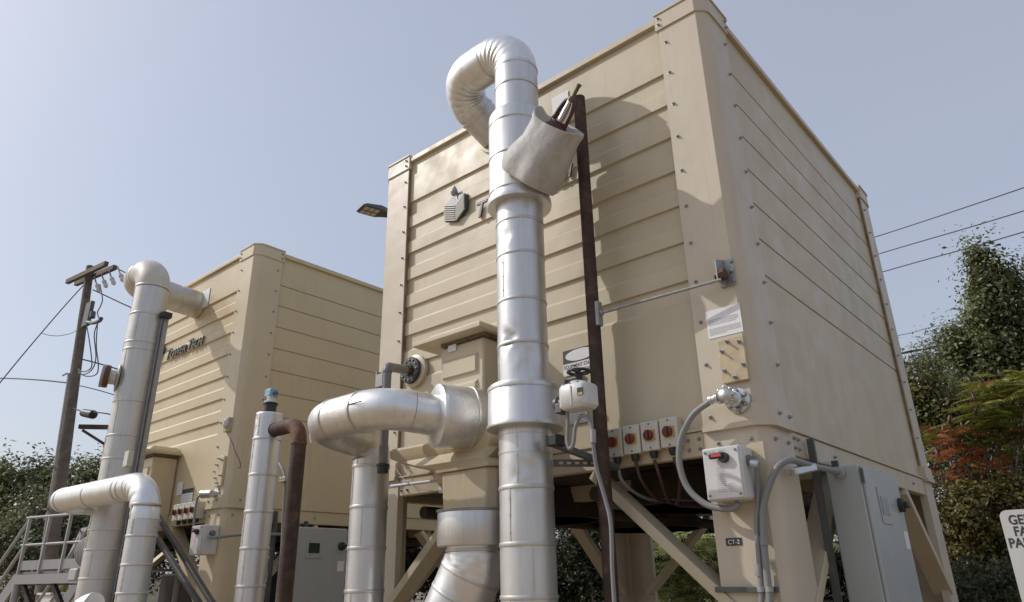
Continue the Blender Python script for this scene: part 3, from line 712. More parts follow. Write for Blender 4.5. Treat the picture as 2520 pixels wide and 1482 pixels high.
a_, b_ = elbow(FL, pe, pe - c, (0, 0, -1), .06, .042, 'grey_pipe', seg=24)
build(MB().cyl(c + (pe - c) * .3, a_, .04, 24), 'pipe_arm', 'grey_pipe', FL)
zb_ = P(954, 1150, PVY).z
build(MB().cyl(b_, (pe.x, PVY, zb_), .036, 24), 'pipe_drop', 'grey_pipe', FL)
build(MB().lathe((pe.x, PVY, zb_ - .04), (0, 0, 1), [(0, .045), (.03, .048), (.05, .048), (.052, .055), (.07, .055), (.075, .04)], 18), 'threaded_cap', 'black', FL)
hb = build(MB().box((pe.x - .13, PVY - .02, pe.z - .16), (pe.x - .12, PVY + .12, pe.z - .02)).box((pe.x - .1195, PVY - .02, pe.z - .16), (pe.x - .04, PVY - .01, pe.z - .05)), 'pipe_bracket', 'galv', FL)

# pale pvc pipe along the beam and a small petcock
pz = P(962, 1197, -.05)
o = build(MB().cyl(pz, P(1092, 1181, -.05), .014, 14), 'conduit_pipe', 'lavender'); tag(o, 'thin lavender pipe along the lower beam left of the cream chute', 'pipe')
PC = thing('petcock', P(993, 1139, .0), 'small brass petcock with thin looping tube on the near tower front', 'valve')
build(MB().lathe(P(993, 1139, .02), (0, -1, 0), [(0, .025), (.01, .025), (.012, .012), (.06, .012), (.065, .018), (.085, .018)], 12), 'valve_body', 'stainless', PC)
build(MB().sweep(spline([P(985, 1134, -.06), P(975, 1142, -.07), P(976, 1155, -.07), P(1000, 1185, -.07), P(1035, 1203, -.05), P(1070, 1210, -.03)], 8), .0045, 6), 'thin_tube', 'ink', PC)
o = build(MB().box(P(1081, 1198, .0155), P(1091, 1213, .012)), 'barcode_sticker', 'paper'); tag(o, 'small white barcode sticker on the lower beam beside the chute', 'sticker')

# ------------------------------------------------------------------ rusty post with brace rod
YP = -.2
PO = thing('rusty_support_post', (P(1465, 900, YP).x, YP, 0), 'dark rusty steel pipe post standing against the near tower front', 'post')
xp = P(1455, 700, YP).x
build(MB().sweep(line((xp, YP, 0), (xp, YP, P(1424, 242, YP).z), .3), .049, 28), 'post_tube', 'rust', PO)
RD = thing('brace_rod', P(1480, 768, YP), 'threaded steel rod tying the rusty post to the tower corner bracket', 'brace')
pl = P(1478, 770, -.2); pr_ = P(1775, 688, -.1)
build(MB().sweep([pl, pr_], .0105, 12), 'rod', 'galv', RD)
build(MB().box((pl.x - .035, YP - .03, pl.z - .1), (pl.x + .0, YP + .03, pl.z + .09)), 'post_clip', 'galv', RD, bevel=.004)
build(MB().lathe(pl, pr_ - pl, [(0, .022), (.02, .022), (.022, .014), (.16, .014)], 12), 'rod_coupling', 'galv', RD)
bk = P(1792, 672, 0)
build(MB().box((bk.x - .06, -.004, bk.z - .1), (bk.x + .055, -.014, bk.z + .095)), 'wall_plate', 'galv', RD, bevel=.003)
build(MB().hexa([(bk.x - .02, -.0145, bk.z - .1), (bk.x - .012, -.0145, bk.z - .1), (bk.x - .012, -.0145, bk.z + .095), (bk.x - .02, -.0145, bk.z + .095)],
                [(bk.x - .04, -.11, bk.z - .085), (bk.x - .032, -.11, bk.z - .085), (bk.x - .032, -.11, bk.z + .075), (bk.x - .04, -.11, bk.z + .075)]), 'bracket_fin', 'galv', RD)
build(MB().lathe((bk.x - .065, -.07, bk.z - .03), (1, 0, 0), [(0, .024), (.02, .026), (.04, .045), (.075, .045), (.085, .02)], 8), 'rod_nut', 'red_iron', RD)
b0 = None
for dx, dz in ((.04, .07), (.04, -.075), (-.045, .055), (.03, .0)):
    p = Vector((bk.x + dx, -.014, bk.z + dz))
    if b0 is None: b0 = build(MB().lathe(p, (0, -1, 0), [(0, .016), (.003, .016), (.004, .011), (.014, .011), (.018, .005)], 8), 'bolt', 'bolt', RD)
    else: copy_part(b0, RD, p + Vector((0, -.009, 0)))

# ------------------------------------------------------------------ actuator valve on the near riser
AC = thing('valve_actuator', P(1422, 980, -.72), 'white motor valve actuator with a black handwheel on the side of the near riser', 'actuator')
c = P(1424, 978, -.70)
sx, sy, sz = .215, .17, .165
def rbox(c, s, ch):
    x, y, z = s[0] / 2, s[1] / 2, s[2] / 2
    o = [(-x + ch, -y), (x - ch, -y), (x, -y + ch), (x, y - ch), (x - ch, y), (-x + ch, y), (-x, y - ch), (-x, -y + ch)]
    k = .8
    return MB().loft([[(c.x + a * k, c.y + b * k, c.z - z) for a, b in o], [(c.x + a, c.y + b, c.z - z + .022) for a, b in o], [(c.x + a, c.y + b, c.z + z - .02) for a, b in o], [(c.x + a * .86, c.y + b * .86, c.z + z) for a, b in o]])
bd = build(rbox(c, (sx, sy, sz), .022), 'housing', 'white', AC, bevel=.006)
build(MB().box((c.x - .004, c.y - sy / 2 - .003, c.z - sz / 2 + .02), (c.x + .004, c.y - sy / 2 + .002, c.z + sz / 2 - .02)), 'seam', 'ivory', bd)
build(MB().lathe((c.x - .0, c.y, c.z + sz / 2 - .001), (0, 0, 1), [(0, .06), (.014, .058), (.02, .05), (.02, .03)], 24), 'top_cover', 'white', bd)
hw = Vector((c.x + .01, c.y, c.z + sz / 2 + .085))
build(MB().lathe((hw.x, hw.y, c.z + sz / 2 + .019), (0, 0, 1), [(0, .02), (.03, .022), (.05, .03), (.06, .016), (.075, .016)], 16), 'hub', 'black', AC)
ring = [hw + Vector((math.cos(2 * math.pi * k / 32) * .068, math.sin(2 * math.pi * k / 32) * .068, 0)) for k in range(33)]
wh = MB().sweep(ring, .0105, 10, False)
for k in range(3):
    a = 2 * math.pi * k / 3 + .5; wh.bar(hw - Vector((0, 0, .012)), hw + Vector((math.cos(a) * .068, math.sin(a) * .068, 0)), .018, .008)
build(wh, 'handwheel', 'black', AC)
wn = build(MB().box((c.x + sx / 2 - .055, c.y - sy / 2 - .0035, c.z - .012), (c.x + sx / 2 - .012, c.y - sy / 2 + .002, c.z + .035)), 'position_window', 'glass', AC)
build(MB().box((c.x + sx / 2 - .048, c.y - sy / 2 - .0055, c.z - .012), (c.x + sx / 2 - .014, c.y - sy / 2 - .0037, c.z + .004)), 'indicator', 'yellow', wn)
build(MB().lathe((c.x - sx / 2 - .09, c.y + .03, c.z - .01), (1, 0, 0), [(0, .05), (.02, .05), (.025, .035), (.07, .035), (.075, .042), (.095, .042)], 16), 'mounting_neck', 'galv_dark', AC)
build(MB().box((c.x - sx / 2 - .06, c.y - .04, c.z - .085), (c.x - sx / 2 - .005, c.y + .05, c.z - .02)), 'mounting_yoke', 'galv_dark', AC, bevel=.006)
b0 = None
for dx in (-.06, -.01, .05):
    p = Vector((c.x + dx, c.y - sy / 2 + .012, c.z + sz / 2 - .006))
    if b0 is None: b0 = build(MB().lathe(p, (0, 0, 1), [(0, .008), (.008, .008)], 8), 'screw', 'bolt', bd)
    else: copy_part(b0, bd, p + Vector((0, 0, .004)))
# flexible conduit from the actuator down the leg opening
yq = -.70
fcd = build(MB().sweep(spline([P(1396, 1010, yq), P(1397, 1045, yq), P(1396, 1085, yq), P(1402, 1104, yq), P(1411, 1092, yq), P(1416, 1052, yq), P(1428, 1026, yq), P(1444, 1027, yq), P(1455, 1048, yq), P(1459, 1075, yq), P(1462, 1112, yq + .02), P(1470, 1160, yq + .04), P(1490, 1230, yq + .06), P(1503, 1290, yq + .06), P(1507, 1400, yq + .06), P(1513, 1500, yq + .06)], 8), .0125, 12), 'flexible_conduit', 'grey_pvc')
tag(fcd, 'grey flexible conduit looping below the white actuator and hanging down past the rusty post', 'conduit')
fit = build(MB().cyl(P(1459, 1058, yq), P(1460, 1090, yq), .019, 12), 'coupling', 'galv', fcd)

# slotted struts from the riser to the tower beam
ST = thing('slotted_strut', P(1430, 1125, -.4), 'dark slotted steel strut arm reaching from the near riser clamp toward the switch row', 'strut')
a = P(1362, 1092, YR - .08); b = P(1520, 1152, -.02)
build(MB().bar(a, b, .045, .042), 'strut_arm', 'galv_dark', ST, bevel=.004)
build(MB().lathe((XR, YR, a.z - .03), (0, 0, 1), [(0, r1), (0, r1 + .006), (.02, r1 + .006), (.02, r1)], 40), 'riser_clamp', 'alu', ST)
build(MB().box((a.x - .03, a.y - .05, a.z - .02), (a.x + .06, a.y + .05, a.z + .055)), 'clamp_block', 'black', ST, bevel=.006)
a2 = P(1362, 1140, -.35); b2 = P(1478, 1140, -.14)
pts2 = MB().bar(a2, b2, .012, .05)
s2_ = build(pts2, 'slotted_rail', 'galv_dark', ST)
h0 = None
for k in range(5):
    p = a2.lerp(b2, .16 + k * .17); d = (b2 - a2).normalized(); n_ = Vector((d.y, -d.x, 0)).normalized()
    if n_.y > 0: n_ = -n_
    build(MB().bar(p - d * .014 + n_ * .0065, p + d * .014 + n_ * .0065, .004, .016), 'slot', 'cream', s2_)

# ------------------------------------------------------------------ switches, plates and boxes on the near tower
def isolator(x, z, m, label, w=.128, h=.20, d=.075, yb=.015, grp='isolator switches in a row on the near tower'):
    S = thing('isolator_switch', (x, yb, z), label, 'switch', grp)
    bx = build(MB().box((x, yb - d, z), (x + w, yb, z + h)), 'enclosure', m, S, bevel=.007)
    yf = yb - d
    build(MB().box((x + w * .24, yf - .006, z + h * .33), (x + w * .82, yf - .0005, z + h * .70)), 'yellow_plate', 'yellow', S, bevel=.004)
    kx, kz = x + w * .47, z + h * .52
    kn = build(MB().lathe((kx, yf - .006, kz), (0, -1, 0), [(0, .037), (.014, .036), (.018, .03)], 24), 'knob', 'red', S)
    build(MB().box((kx - .010, yf - .040, kz - .033), (kx + .010, yf - .022, kz + .033)), 'grip', 'red', kn, bevel=.004)
    b0 = build(MB().lathe((x + w / 2, yf - .0004, z + h * .91), (0, -1, 0), [(0, .006), (.004, .006)], 8), 'screw', 'galv_dark', S)
    copy_part(b0, S, Vector((x + w / 2, yf - .0024, z + h * .09)))
    build(MB().lathe((x + w / 2, yb - d / 2, z - .048), (0, 0, 1), [(0, .02), (.02, .028), (.049, .028)], 14), 'cable_gland', 'black', S)
    return S
zi = P(1490, 1128, -.06).z; xi = P(1490, 1100, -.06).x; dxi = (P(1620, 1034, -.06).x - xi) / 3
wh_ = ['leftmost of the four ivory isolator switches, nearest the rusty post', 'second ivory isolator switch to the right of the rusty post', 'third ivory isolator switch, just left of the last one in its row', 'rightmost of the four ivory isolator switches, nearest the tower corner']
s0 = isolator(xi, zi, 'ivory', wh_[0], w=dxi * .93)
for k in range(1, 4):
    c_ = copy_tree(s0, (dxi * k, 0, .004 * k)); c_['label'] = wh_[k]
gl = []
for k in range(4):
    g0 = Vector((xi + dxi * (k + .46), -.022, zi - .05))
    e_ = P(1640 + 12 * k, 1232 + 4 * k, .35)
    o = build(MB().sweep(spline([g0, g0 + Vector((.02, .02, -.12)), g0.lerp(e_, .5) + Vector((0, 0, -.1)), e_, e_ + Vector((.25, .3, .0)), e_ + Vector((.5, 1.2, .12))], 8), .012, 10), 'flexible_conduit', 'orange' if k else 'grey_pvc')
    tag(o, ['grey flexible conduit sagging from the leftmost isolator switch into the dark under the tower', 'orange flexible conduit sagging from the second isolator switch under the tower', 'orange flexible conduit sagging from the third isolator switch under the tower', 'orange flexible conduit dropping from the rightmost isolator switch behind the grey hose'][k], 'conduit', 'flexible conduits under the isolator switches')

# disconnect switch
def disconnect(x, z, w, h, yb, d, label, grp):
    S = thing('disconnect_switch', (x + w / 2, yb, z), label, 'switch', grp)
    yf = yb - d
    build(MB().box((x, yf, z), (x + w, yb, z + h)), 'enclosure', 'white', S, bevel=.014)
    build(MB().box((x + .006, yf - .012, z + .006), (x + w - .006, yf - .0005, z + h - .006)), 'door', 'white', S, bevel=.008)
    kx, kz = x + w * .60, z + h * .775; yy = yf - .012
    hn = build(MB().lathe((kx, yy, kz), (0, -1, 0), [(0, .032), (.02, .032), (.03, .027)], 24), 'rotary_handle', 'black', S)
    build(MB().box((kx - .085, yy - .042, kz - .006), (kx + .008, yy - .018, kz + .03)), 'lever', 'black', hn, bevel=.008)
    build(MB().box((kx - .066, yy - .0445, kz + .004), (kx - .002, yy - .0425, kz + .022)), 'red_insert', 'red_bright', hn)
    b0 = None
    for dx in (.025, w - .025):
        for dz in (.03, h - .03):
            p = Vector((x + dx, yy, z + dz))
            if b0 is None: b0 = build(MB().lathe(p, (0, -1, 0), [(0, .008), (.006, .008), (.012, .004)], 8), 'screw', 'bolt', S)
            else: copy_part(b0, S, p + Vector((0, -.006, 0)))
    lb = MB()
    for k in range(13):
        zz = z + h * .60 - k * h * .038
        lb.box((x + w * .34, yy - .001, zz), (x + w * (.50 + .1 * ((k * 7) % 5) / 5), yy - .0003, zz + .004))
    for k in range(6):
        zz = z + h * .28 - k * h * .03
        lb.box((x + w * .62, yy - .001, zz), (x + w * (.74 + .06 * (k % 3)), yy - .0003, zz + .003))
    lb.box((x + w * .16, yy - .001, z + h * .9), (x + w * .36, yy - .0003, z + h * .925)).box((x + w * .46, yy - .001, z + h * .9), (x + w * .62, yy - .0003, z + h * .92))
    build(lb, 'printed_notes', 'ink', S, smooth=False)
    build(MB().lathe((x + w + .0005, yb - d * .45, z + h * .72), (1, 0, 0), [(0, .035), (.015, .035), (.02, .024), (.05, .024)], 18), 'side_hub', 'grey_pipe', S)
    return S
dA, dB = P(1726, 1112, -.2), P(1837, 1227, -.2)
disconnect(dA.x, dB.z + .003, dB.x - dA.x - .004, .318, -.002, .19, 'white disconnect switch with a black and red handle on the near tower leg', 'disconnect switches')
bp = build(MB().box((dA.x + .02, .004, dB.z + .05), (dB.x + .07, -.001, dA.z + .05)), 'mounting_plate', 'cream'); tag(bp, 'flat cream backing plate behind the white disconnect switch on the near leg', 'plate')

# yellowed cover plate with six bolts, notice sheet, plate CT-2
def cover_plate(cx, cz, w, h, label, tilt=0, m='cover'):
    C_ = thing('cover_plate', (cx, 0, cz), label, 'cover plate', 'bolted cover plates on the corner posts')
    build(MB().box((cx - w / 2, -.034, cz - h / 2), (cx + w / 2, -.001, cz + h / 2)), 'plate', m, C_, bevel=.006)
    b0 = None
    for dx, dz in ((-.12, .42), (.32, .36), (-.36, .22), (.36, -.16), (-.36, -.22), (.0, -.4)):
        p = Vector((cx + dx * w, -.034, cz + dz * h))
        if b0 is None: b0 = build(MB().lathe(p, (0, -1, 0), [(0, .016), (.002, .016), (.003, .011), (.012, .011), (.013, .007), (.042, .007)], 8), 'bolt', 'bolt', C_)
        else: copy_part(b0, C_, p + Vector((0, -.021, 0)))
    return C_
cover_plate(-.145, 2.922, .182, .30, 'yellowed cover plate with six long bolts below the notice on the near corner post')
NT = thing('notice_sheet', P(1782, 792, 0), 'white printed notice stuck on the near corner post above the yellow plate', 'sign')
na, nb = P(1736, 768, -.002), P(1829, 812, -.002)
build(MB().box((na.x, -.0035, nb.z - .01), (nb.x, -.0012, na.z)), 'sheet', 'paper', NT)
lb = MB(); hh = na.z - nb.z
for k in range(4): lb.box((na.x + .012, -.0045, na.z - .075 - k * .011), (nb.x - .02 - .02 * (k == 3), -.0037, na.z - .070 - k * .011))
for k in range(5): lb.box((na.x + .012, -.0045, na.z - .138 - k * .010), (nb.x - .012 - .1 * (k == 4), -.0037, na.z - .1335 - k * .010))
build(lb, 'printed_lines', 'ink', NT, smooth=False)
CT = thing('number_plate', P(1806, 1333, 0), 'small black engraved plate reading CT-2 on the near tower leg', 'sign')
ca_, cb_ = P(1786, 1325, .006), P(1827, 1341, .006)
build(MB().box((ca_.x, .0055, cb_.z - .002), (cb_.x, .001, ca_.z)), 'plate', 'ink_black', CT, bevel=.001)
text_mesh('lettering', 'CT-2', 'paper', CT, ((ca_.x + cb_.x) / 2, .0006, cb_.z + .0065), (1, 0, 0), (0, 0, 1), .036, .0004, 0, 'CENTER', .0002)

# round cast fitting with flange on the corner post and the thick grey hose
FT = thing('conduit_fitting', P(1823, 986, 0), 'cast metal conduit fitting on a round bolted flange above the near disconnect switch', 'fitting')
c = P(1821, 988, 0); c.y = -.023
build(MB().lathe(c, (0, -1, 0), [(0, .082), (.014, .082), (.017, .078), (.018, .05), (.05, .046), (.06, .05), (.075, .05), (.08, .036)], 28), 'flange', 'stainless', FT)
b0 = None
for k in range(6):
    a = 2 * math.pi * (k + .5) / 6; p = c + Vector((math.cos(a) * .062, -.016, math.sin(a) * .062))
    if b0 is None: b0 = build(MB().lathe(p, (0, -1, 0), [(0, .017), (.012, .017), (.02, .010)], 8), 'bolt', 'bolt', FT)
    else: copy_part(b0, FT, p + Vector((0, -.010, 0)))
h = c + Vector((-.03, -.12, .018))
build(MB().cyl(c + Vector((0, -.06, 0)), h, .043, 20), 'neck', 'stainless', FT)
build(MB().lathe(h + Vector((0, .02, 0)), (-.1, -1, .05), [(0, .052), (.025, .054), (.035, .05), (.05, .04), (.06, .022), (.063, .004)], 24), 'junction_head', 'stainless', FT)
b0 = None
for k in range(8):
    a = 2 * math.pi * k / 8; p = h + Vector((math.cos(a) * .054, -.005, math.sin(a) * .054))
    if b0 is None: b0 = build(MB().ball(p, .012, 8), 'lug', 'stainless', FT)
    else: copy_part(b0, FT, p)
e0 = h + Vector((-.05, 0, -.004))
build(MB().lathe(e0, (-1, 0, -.12), [(0, .03), (.02, .03), (.022, .024), (.04, .024), (.042, .029), (.06, .029)], 14), 'hose_coupling', 'stainless', FT)
hs = [e0 + Vector((-.05, 0, -.006)), P(1745, 990, -.13), P(1705, 1022, -.13), P(1676, 1080, -.12), P(1672, 1140, -.12), P(1692, 1200, -.11), P(1735, 1240, -.10), P(1780, 1252, -.10), P(1806, 1250, -.10), P(1818, 1238, -.10)]
o = build(MB().sweep(spline(hs, 10), .0205, 16), 'thick_hose', 'grey_pvc'); tag(o, 'thick grey flexible hose arcing left of the near white disconnect switch', 'hose')

# conduits on the leg and their strut
y6 = -.055
o = build(MB().sweep(spline([P(1850, 1142, -.11), P(1861, 1150, -.09), P(1865, 1190, y6), P(1865, 1240, y6), P(1862, 1290, y6), P(1866, 1345, y6), P(1870, 1400, y6), P(1874, 1460, y6), P(1874, 1500, y6)], 8), .0165, 14), 'conduit', 'grey_pvc')
tag(o, 'grey conduit dropping from the disconnect hub down the near leg', 'conduit', 'grey conduits on the near leg')
build(MB().cyl(P(1866, 1388, y6), P(1868, 1418, y6), .022, 14), 'coupling', 'galv', o)
build(MB().lathe(P(1848, 1140, -.1), (1, 0, -.3), [(0, .026), (.03, .028), (.05, .02)], 12), 'elbow_fitting', 'stainless', o)
o = build(MB().sweep(spline([P(2066, 1164, .735), P(2040, 1156, .6), P(2010, 1150, .45), P(1985, 1143, .28), P(1955, 1134, .12), P(1935, 1135, .02), P(1912, 1153, -.04), P(1890, 1203, -.06), P(1878, 1255, -.06), P(1879, 1320, -.06), P(1885, 1390, -.06), P(1894, 1470, -.06), P(1896, 1500, -.06)], 8), .0205, 14), 'conduit', 'grey_pvc')
tag(o, 'grey conduit bending around the near leg from the big grey cabinet', 'conduit', 'grey conduits on the near leg')
build(MB().cyl(P(1880, 1320, -.06), P(1882, 1342, -.06), .027, 14), 'coupling', 'grey_pvc', o)
build(MB().lathe((P(2066, 1164, .735)), (0, -1, 0), [(-.005, .035), (.012, .038), (.018, .028), (.03, .028)], 14), 'hub', 'galv', o)
b1, b2 = P(1962, 1158, .3), P(2000, 1152, .42)
build(MB().bar(P(1950, 1162, .12), P(2003, 1150, .38), .05, .05), 'conduit_body', 'stainless', o, bevel=.01)
SR = thing('strut_clamp', P(1840, 1450, -.02), 'dark strut rail clamping two grey conduits across the near leg', 'strut')
sa, sb = P(1764, 1451, -.0), P(1916, 1444, -.0)
build(MB().bar((sa.x, -.012, sa.z), (sb.x, -.012, sa.z - .003), .03, .03), 'rail', 'galv_dark', SR, bevel=.003)
for px in (1873, 1893):
    p = P(px, 1449, -.06); build(MB().cyl((p.x - .0, -.06, sa.z - .014), (p.x, -.06, sa.z + .014), .024, 14), 'pipe_clip', 'galv', SR)

# warning signs behind the actuator
SG = thing('warning_sign', P(1415, 895, .03), 'black and white equipment warning sign with a blank oval beside the rusty post', 'sign')
pa = P(1385, 866, .028); pb = P(1388, 928, .028)
w_s = .335; h_s = pa.z - pb.z
build(MB().box((pa.x, .029, pb.z), (pa.x + w_s, .0255, pa.z)), 'plate', 'paper', SG)
build(MB().box((pa.x + .001, .0254, pb.z + h_s * .47), (pa.x + w_s - .001, .0243, pa.z - .001)), 'header', 'ink_black', SG)
ov = [(pa.x + w_s / 2 + math.cos(2 * math.pi * k / 40) * w_s * .42, pb.z + h_s * .735 + math.sin(2 * math.pi * k / 40) * h_s * .225) for k in range(40)]
build(MB().prism(ov, 'y', .0242, .0232), 'oval', 'paper', SG, smooth=False)
text_mesh('lettering', 'EQUIPMENT STARTS', 'ink_black', SG, (pa.x + .008, .0250, pb.z + h_s * .27), (1, 0, 0), (0, 0, 1), .040, .0004, 0, 'LEFT', .0006, .82)
text_mesh('lettering', 'AUTOMATICALLY', 'ink_black', SG, (pa.x + .035, .0250, pb.z + h_s * .06), (1, 0, 0), (0, 0, 1), .040, .0004, 0, 'LEFT', .0006, .82)
S2 = thing('warning_sign', P(1415, 990, .03), 'white notice with black header below the warning sign, half hidden by the actuator', 'sign')
pa = P(1389, 936, .028); pb = P(1400, 1046, .028)
build(MB().box((pa.x, .029, pb.z), (pa.x + .2, .0255, pa.z)), 'plate', 'paper', S2)
build(MB().box((pa.x + .001, .0254, pa.z - .055), (pa.x + .199, .0243, pa.z - .001)), 'header', 'ink_black', S2)
lb = MB()
for k in range(16): lb.box((pa.x + .012, .0254, pa.z - .09 - k * .017), (pa.x + .18 - .03 * (k % 3), .0248, pa.z - .085 - k * .017))
build(lb, 'printed_lines', 'ink', S2, smooth=False)
o = build(MB().box(P(1358, 243, .028), P(1400, 268, .0265)), 'paper_sheet', 'paper'); tag(o, 'weathered paper sheet on the near tower just below its rim behind the red valve yoke', 'paper')

# tower maker's badge and raised letters on each tower
def badge(cx, cz, s, label, txt_x, txt_z, lab2, size):
    B = thing('badge', (cx, .03, cz), label, 'emblem', 'slatted badges on the tower fronts')
    ox_ = cx - LOGO0.x; oz_ = cz - LOGO0.z
    def lp(zx, zy):
        p = P((1180 + zx / 10.59) * .923077, (480 + zy / 10.59) * .923077, .02); return (p.x + ox_, p.z + oz_)
    y = .0355
    build(MB().prism([lp(*q) for q in ((80, 740), (265, 480), (330, 510), (430, 400), (690, 385), (705, 420), (690, 810), (400, 1175), (85, 1195))], 'y', y, y - .02), 'backing', 'logo_dark', B, smooth=False)
    build(MB().prism([lp(*q) for q in ((120, 728), (268, 500), (330, 528), (455, 632), (405, 722))], 'y', y - .0205, y - .028), 'left_funnel', 'logo_grey', B, smooth=False)
    build(MB().prism([lp(*q) for q in ((440, 440), (635, 405), (495, 590), (450, 525))], 'y', y - .0205, y - .028), 'right_funnel', 'logo_grey', B, smooth=False)
    for k in range(8):
        zy = 737 + k * 58
        build(MB().prism([lp(*q) for q in ((82, zy + 6), (398, zy - 4), (392, zy + 24), (78, zy + 34))], 'y', y - .0205, y - .042), 'slat', 'logo_light', B, smooth=False)
        build(MB().prism([lp(*q) for q in ((412, zy - 10), (650, 392 + k * 58), (648, 424 + k * 58), (408, zy + 26))], 'y', y - .0205, y - .042), 'slat', 'logo_light', B, smooth=False)
    dx_, dz_ = lp(345, 470); hx_, hz_ = lp(372, 170); d_l = math.hypot(hx_ - dx_, hz_ - dz_)
    build(MB().lathe((dx_, y - .03, dz_), (hx_ - dx_, 0, hz_ - dz_), [(0, .01 * d_l), (.06 * d_l, .18 * d_l), (.25 * d_l, .30 * d_l), (.45 * d_l, .32 * d_l), (.7 * d_l, .2 * d_l), (.9 * d_l, .05 * d_l), (d_l, .003)], 20), 'water_drop', 'logo_grey', B)
    build(MB().prism([lp(*q) for q in ((310, 470), (430, 430), (450, 540), (495, 600), (455, 630))], 'y', y - .0285, y - .034), 'stalk', 'logo_light', B, smooth=False)
    L_ = thing('raised_lettering', (txt_x, .03, txt_z), lab2, 'lettering', 'raised lettering on the tower fronts')
    x = txt_x
    for ch, big in (('T', 1), ('OWER', 0), (' ', 0), ('T', 1), ('ECH', 0)):
        sz_ = size * (1.35 if big else 1.0)
        if ch == ' ': x += size * .35; continue
        o = text_mesh('letters', ch, 'letter', L_, (x, .018, txt_z), (1, 0, 0), (0, 0, 1), sz_, .010, .25, 'LEFT', .002)
        x += o.dimensions.x * .97 + size * .02
    return L_
lb_ = P(1120, 515, .03); LOGO0 = lb_
badge(lb_.x, lb_.z, .30, 'slatted badge with a water drop on the near tower front left of the riser', P(1170, 535, .03).x, P(1180, 535, .03).z - .01, 'raised bronze letters reading TOWER TECH on the near tower, mostly hidden by the riser', .172)
badge(P(389, 873, .03).x, P(389, 873, .03).z, .30, 'slatted badge on the left tower, nearly hidden behind its riser pipe', P(409, 888, .03).x, P(409, 888, .03).z, 'raised letters reading TOWER TECH on the left tower beside its riser', .17)

# ------------------------------------------------------------------ control cabinets
def cabinet(ox, label):
    C_ = thing('control_cabinet', (ox + .18, 1.17, 0), label, 'cabinet', 'grey control cabinets beside the towers')
    x0, x1, y0, y1, z0, z1 = ox + .062, ox + .30, .76, 1.60, .5, 2.28
    build(MB().box((x0, y0, z0), (x1 - .02, y1, z1)), 'cabinet_body', 'cab', C_, bevel=.012)
    dr = build(MB().box((x1 - .019, y0 + .006, z0 + .01), (x1 + .004, y1 - .006, z1 - .008)), 'door', 'cab', C_, bevel=.008)
    wf = build(MB().box((x1 + .0045, y0 + .22, z1 - .37), (x1 + .011, y0 + .45, z1 - .13)), 'window_frame', 'cab', dr, bevel=.003)
    build(MB().box((x1 + .0115, y0 + .25, z1 - .31), (x1 + .0135, y0 + .41, z1 - .19)), 'display', 'glass', wf)
    hn = build(MB().lathe((x1 + .004, y1 - .10, z1 - .22), (1, 0, 0), [(0, .05), (.03, .05), (.04, .042)], 20), 'rotary_handle', 'black', dr)
    build(MB().box((x1 + .045, y1 - .145, z1 - .24), (x1 + .07, y1 - .055, z1 - .20)), 'grip', 'black', hn, bevel=.006)
    build(MB().box((x1 + .0045, y1 - .14, z1 - .52), (x1 + .006, y1 - .04, z1 - .40)), 'sticker', 'paper', dr)
    for zz in (z0 + .15, z1 - .12): build(MB().box((x1 - .016, y0 - .012, zz), (x1 + .002, y0 + .004, zz + .09)), 'hinge', 'galv_dark', dr)
    for yy in (y0 + .35, y0 - .10):
        st = MB().box((x0 - .058, yy, 0 if yy < y0 else 1.9), (x0 - .016, yy + .042, z1 + .19 if yy < y0 else z1 + .09))
        st.box((x0 - .014, yy + .004, 0 if yy < y0 else 1.9), (x0 - .012, yy + .014, z1 + .19 if yy < y0 else z1 + .09))
        build(st, 'support_strut', 'galv_dark', C_, bevel=.003)
    for yy in (y0 + .02, y1 - .06): build(MB().box((x0 + .02, yy, 0), (x0 + .07, yy + .04, z0)), 'foot', 'galv_dark', C_)
    return C_
cabinet(0, 'tall grey control cabinet beside the near tower leg with a conduit entering its side')
cabinet(TA, 'grey control cabinet between the towers partly behind the bare rusty pipe')

# ------------------------------------------------------------------ small equipment on the left tower
zi2 = P(440, 1282, -.06).z; xi2 = P(432, 1270, -.06).x
ws = .155
wl = ['leftmost small isolator switch on the left tower beam', 'second small isolator switch from the left on the left tower', 'third small isolator switch from the left on the left tower', 'rightmost small isolator switch on the left tower beam']
s0 = isolator(xi2, zi2, 'ivory', wl[0], w=ws * .95, h=.20, d=.12, grp='isolator switches in a row on the left tower')
for k in range(1, 4):
    c_ = copy_tree(s0, (ws * k, 0, 0)); c_['label'] = wl[k]
da = P(480, 1294, -.2); db_ = P(514, 1361, -.2)
disconnect(TA - .31, db_.z - .01, .27, .33, -.002, .19, 'speckled white disconnect switch on the left tower leg', 'disconnect switches')
cp = P(547, 1160, -.0)
cover_plate(cp.x - .01, cp.z, .16, .36, 'cream cover plate with long bolts on the left tower corner post', m='cream_yellow')
c = P(528, 1217, -.02)
F2 = thing('conduit_fitting', (c.x, 0, c.z), 'cast conduit fitting sticking out of the left tower corner post', 'fitting')
build(MB().lathe((c.x + .02, -.004, c.z), (0, -1, 0), [(0, .075), (.014, .075), (.016, .04), (.06, .04)], 20), 'flange', 'stainless', F2)
build(MB().lathe((c.x + .02, -.1, c.z), (-1, -.2, .03), [(-.05, .04), (.0, .05), (.05, .045), (.06, .05), (.12, .05), (.14, .03)], 18), 'junction_head', 'stainless', F2)
build(MB().sweep(spline([(c.x - .12, -.13, c.z), (c.x - .18, -.14, c.z - .05), (c.x - .19, -.14, c.z - .25), (c.x - .19, -.12, c.z - .5)], 8), .014, 10), 'conduit', 'grey_pvc', F2)
jb_ = P(563, 1044, -.02)
J2 = thing('junction_box', jb_, 'small open junction box with a dangling wire on the left tower post', 'box')
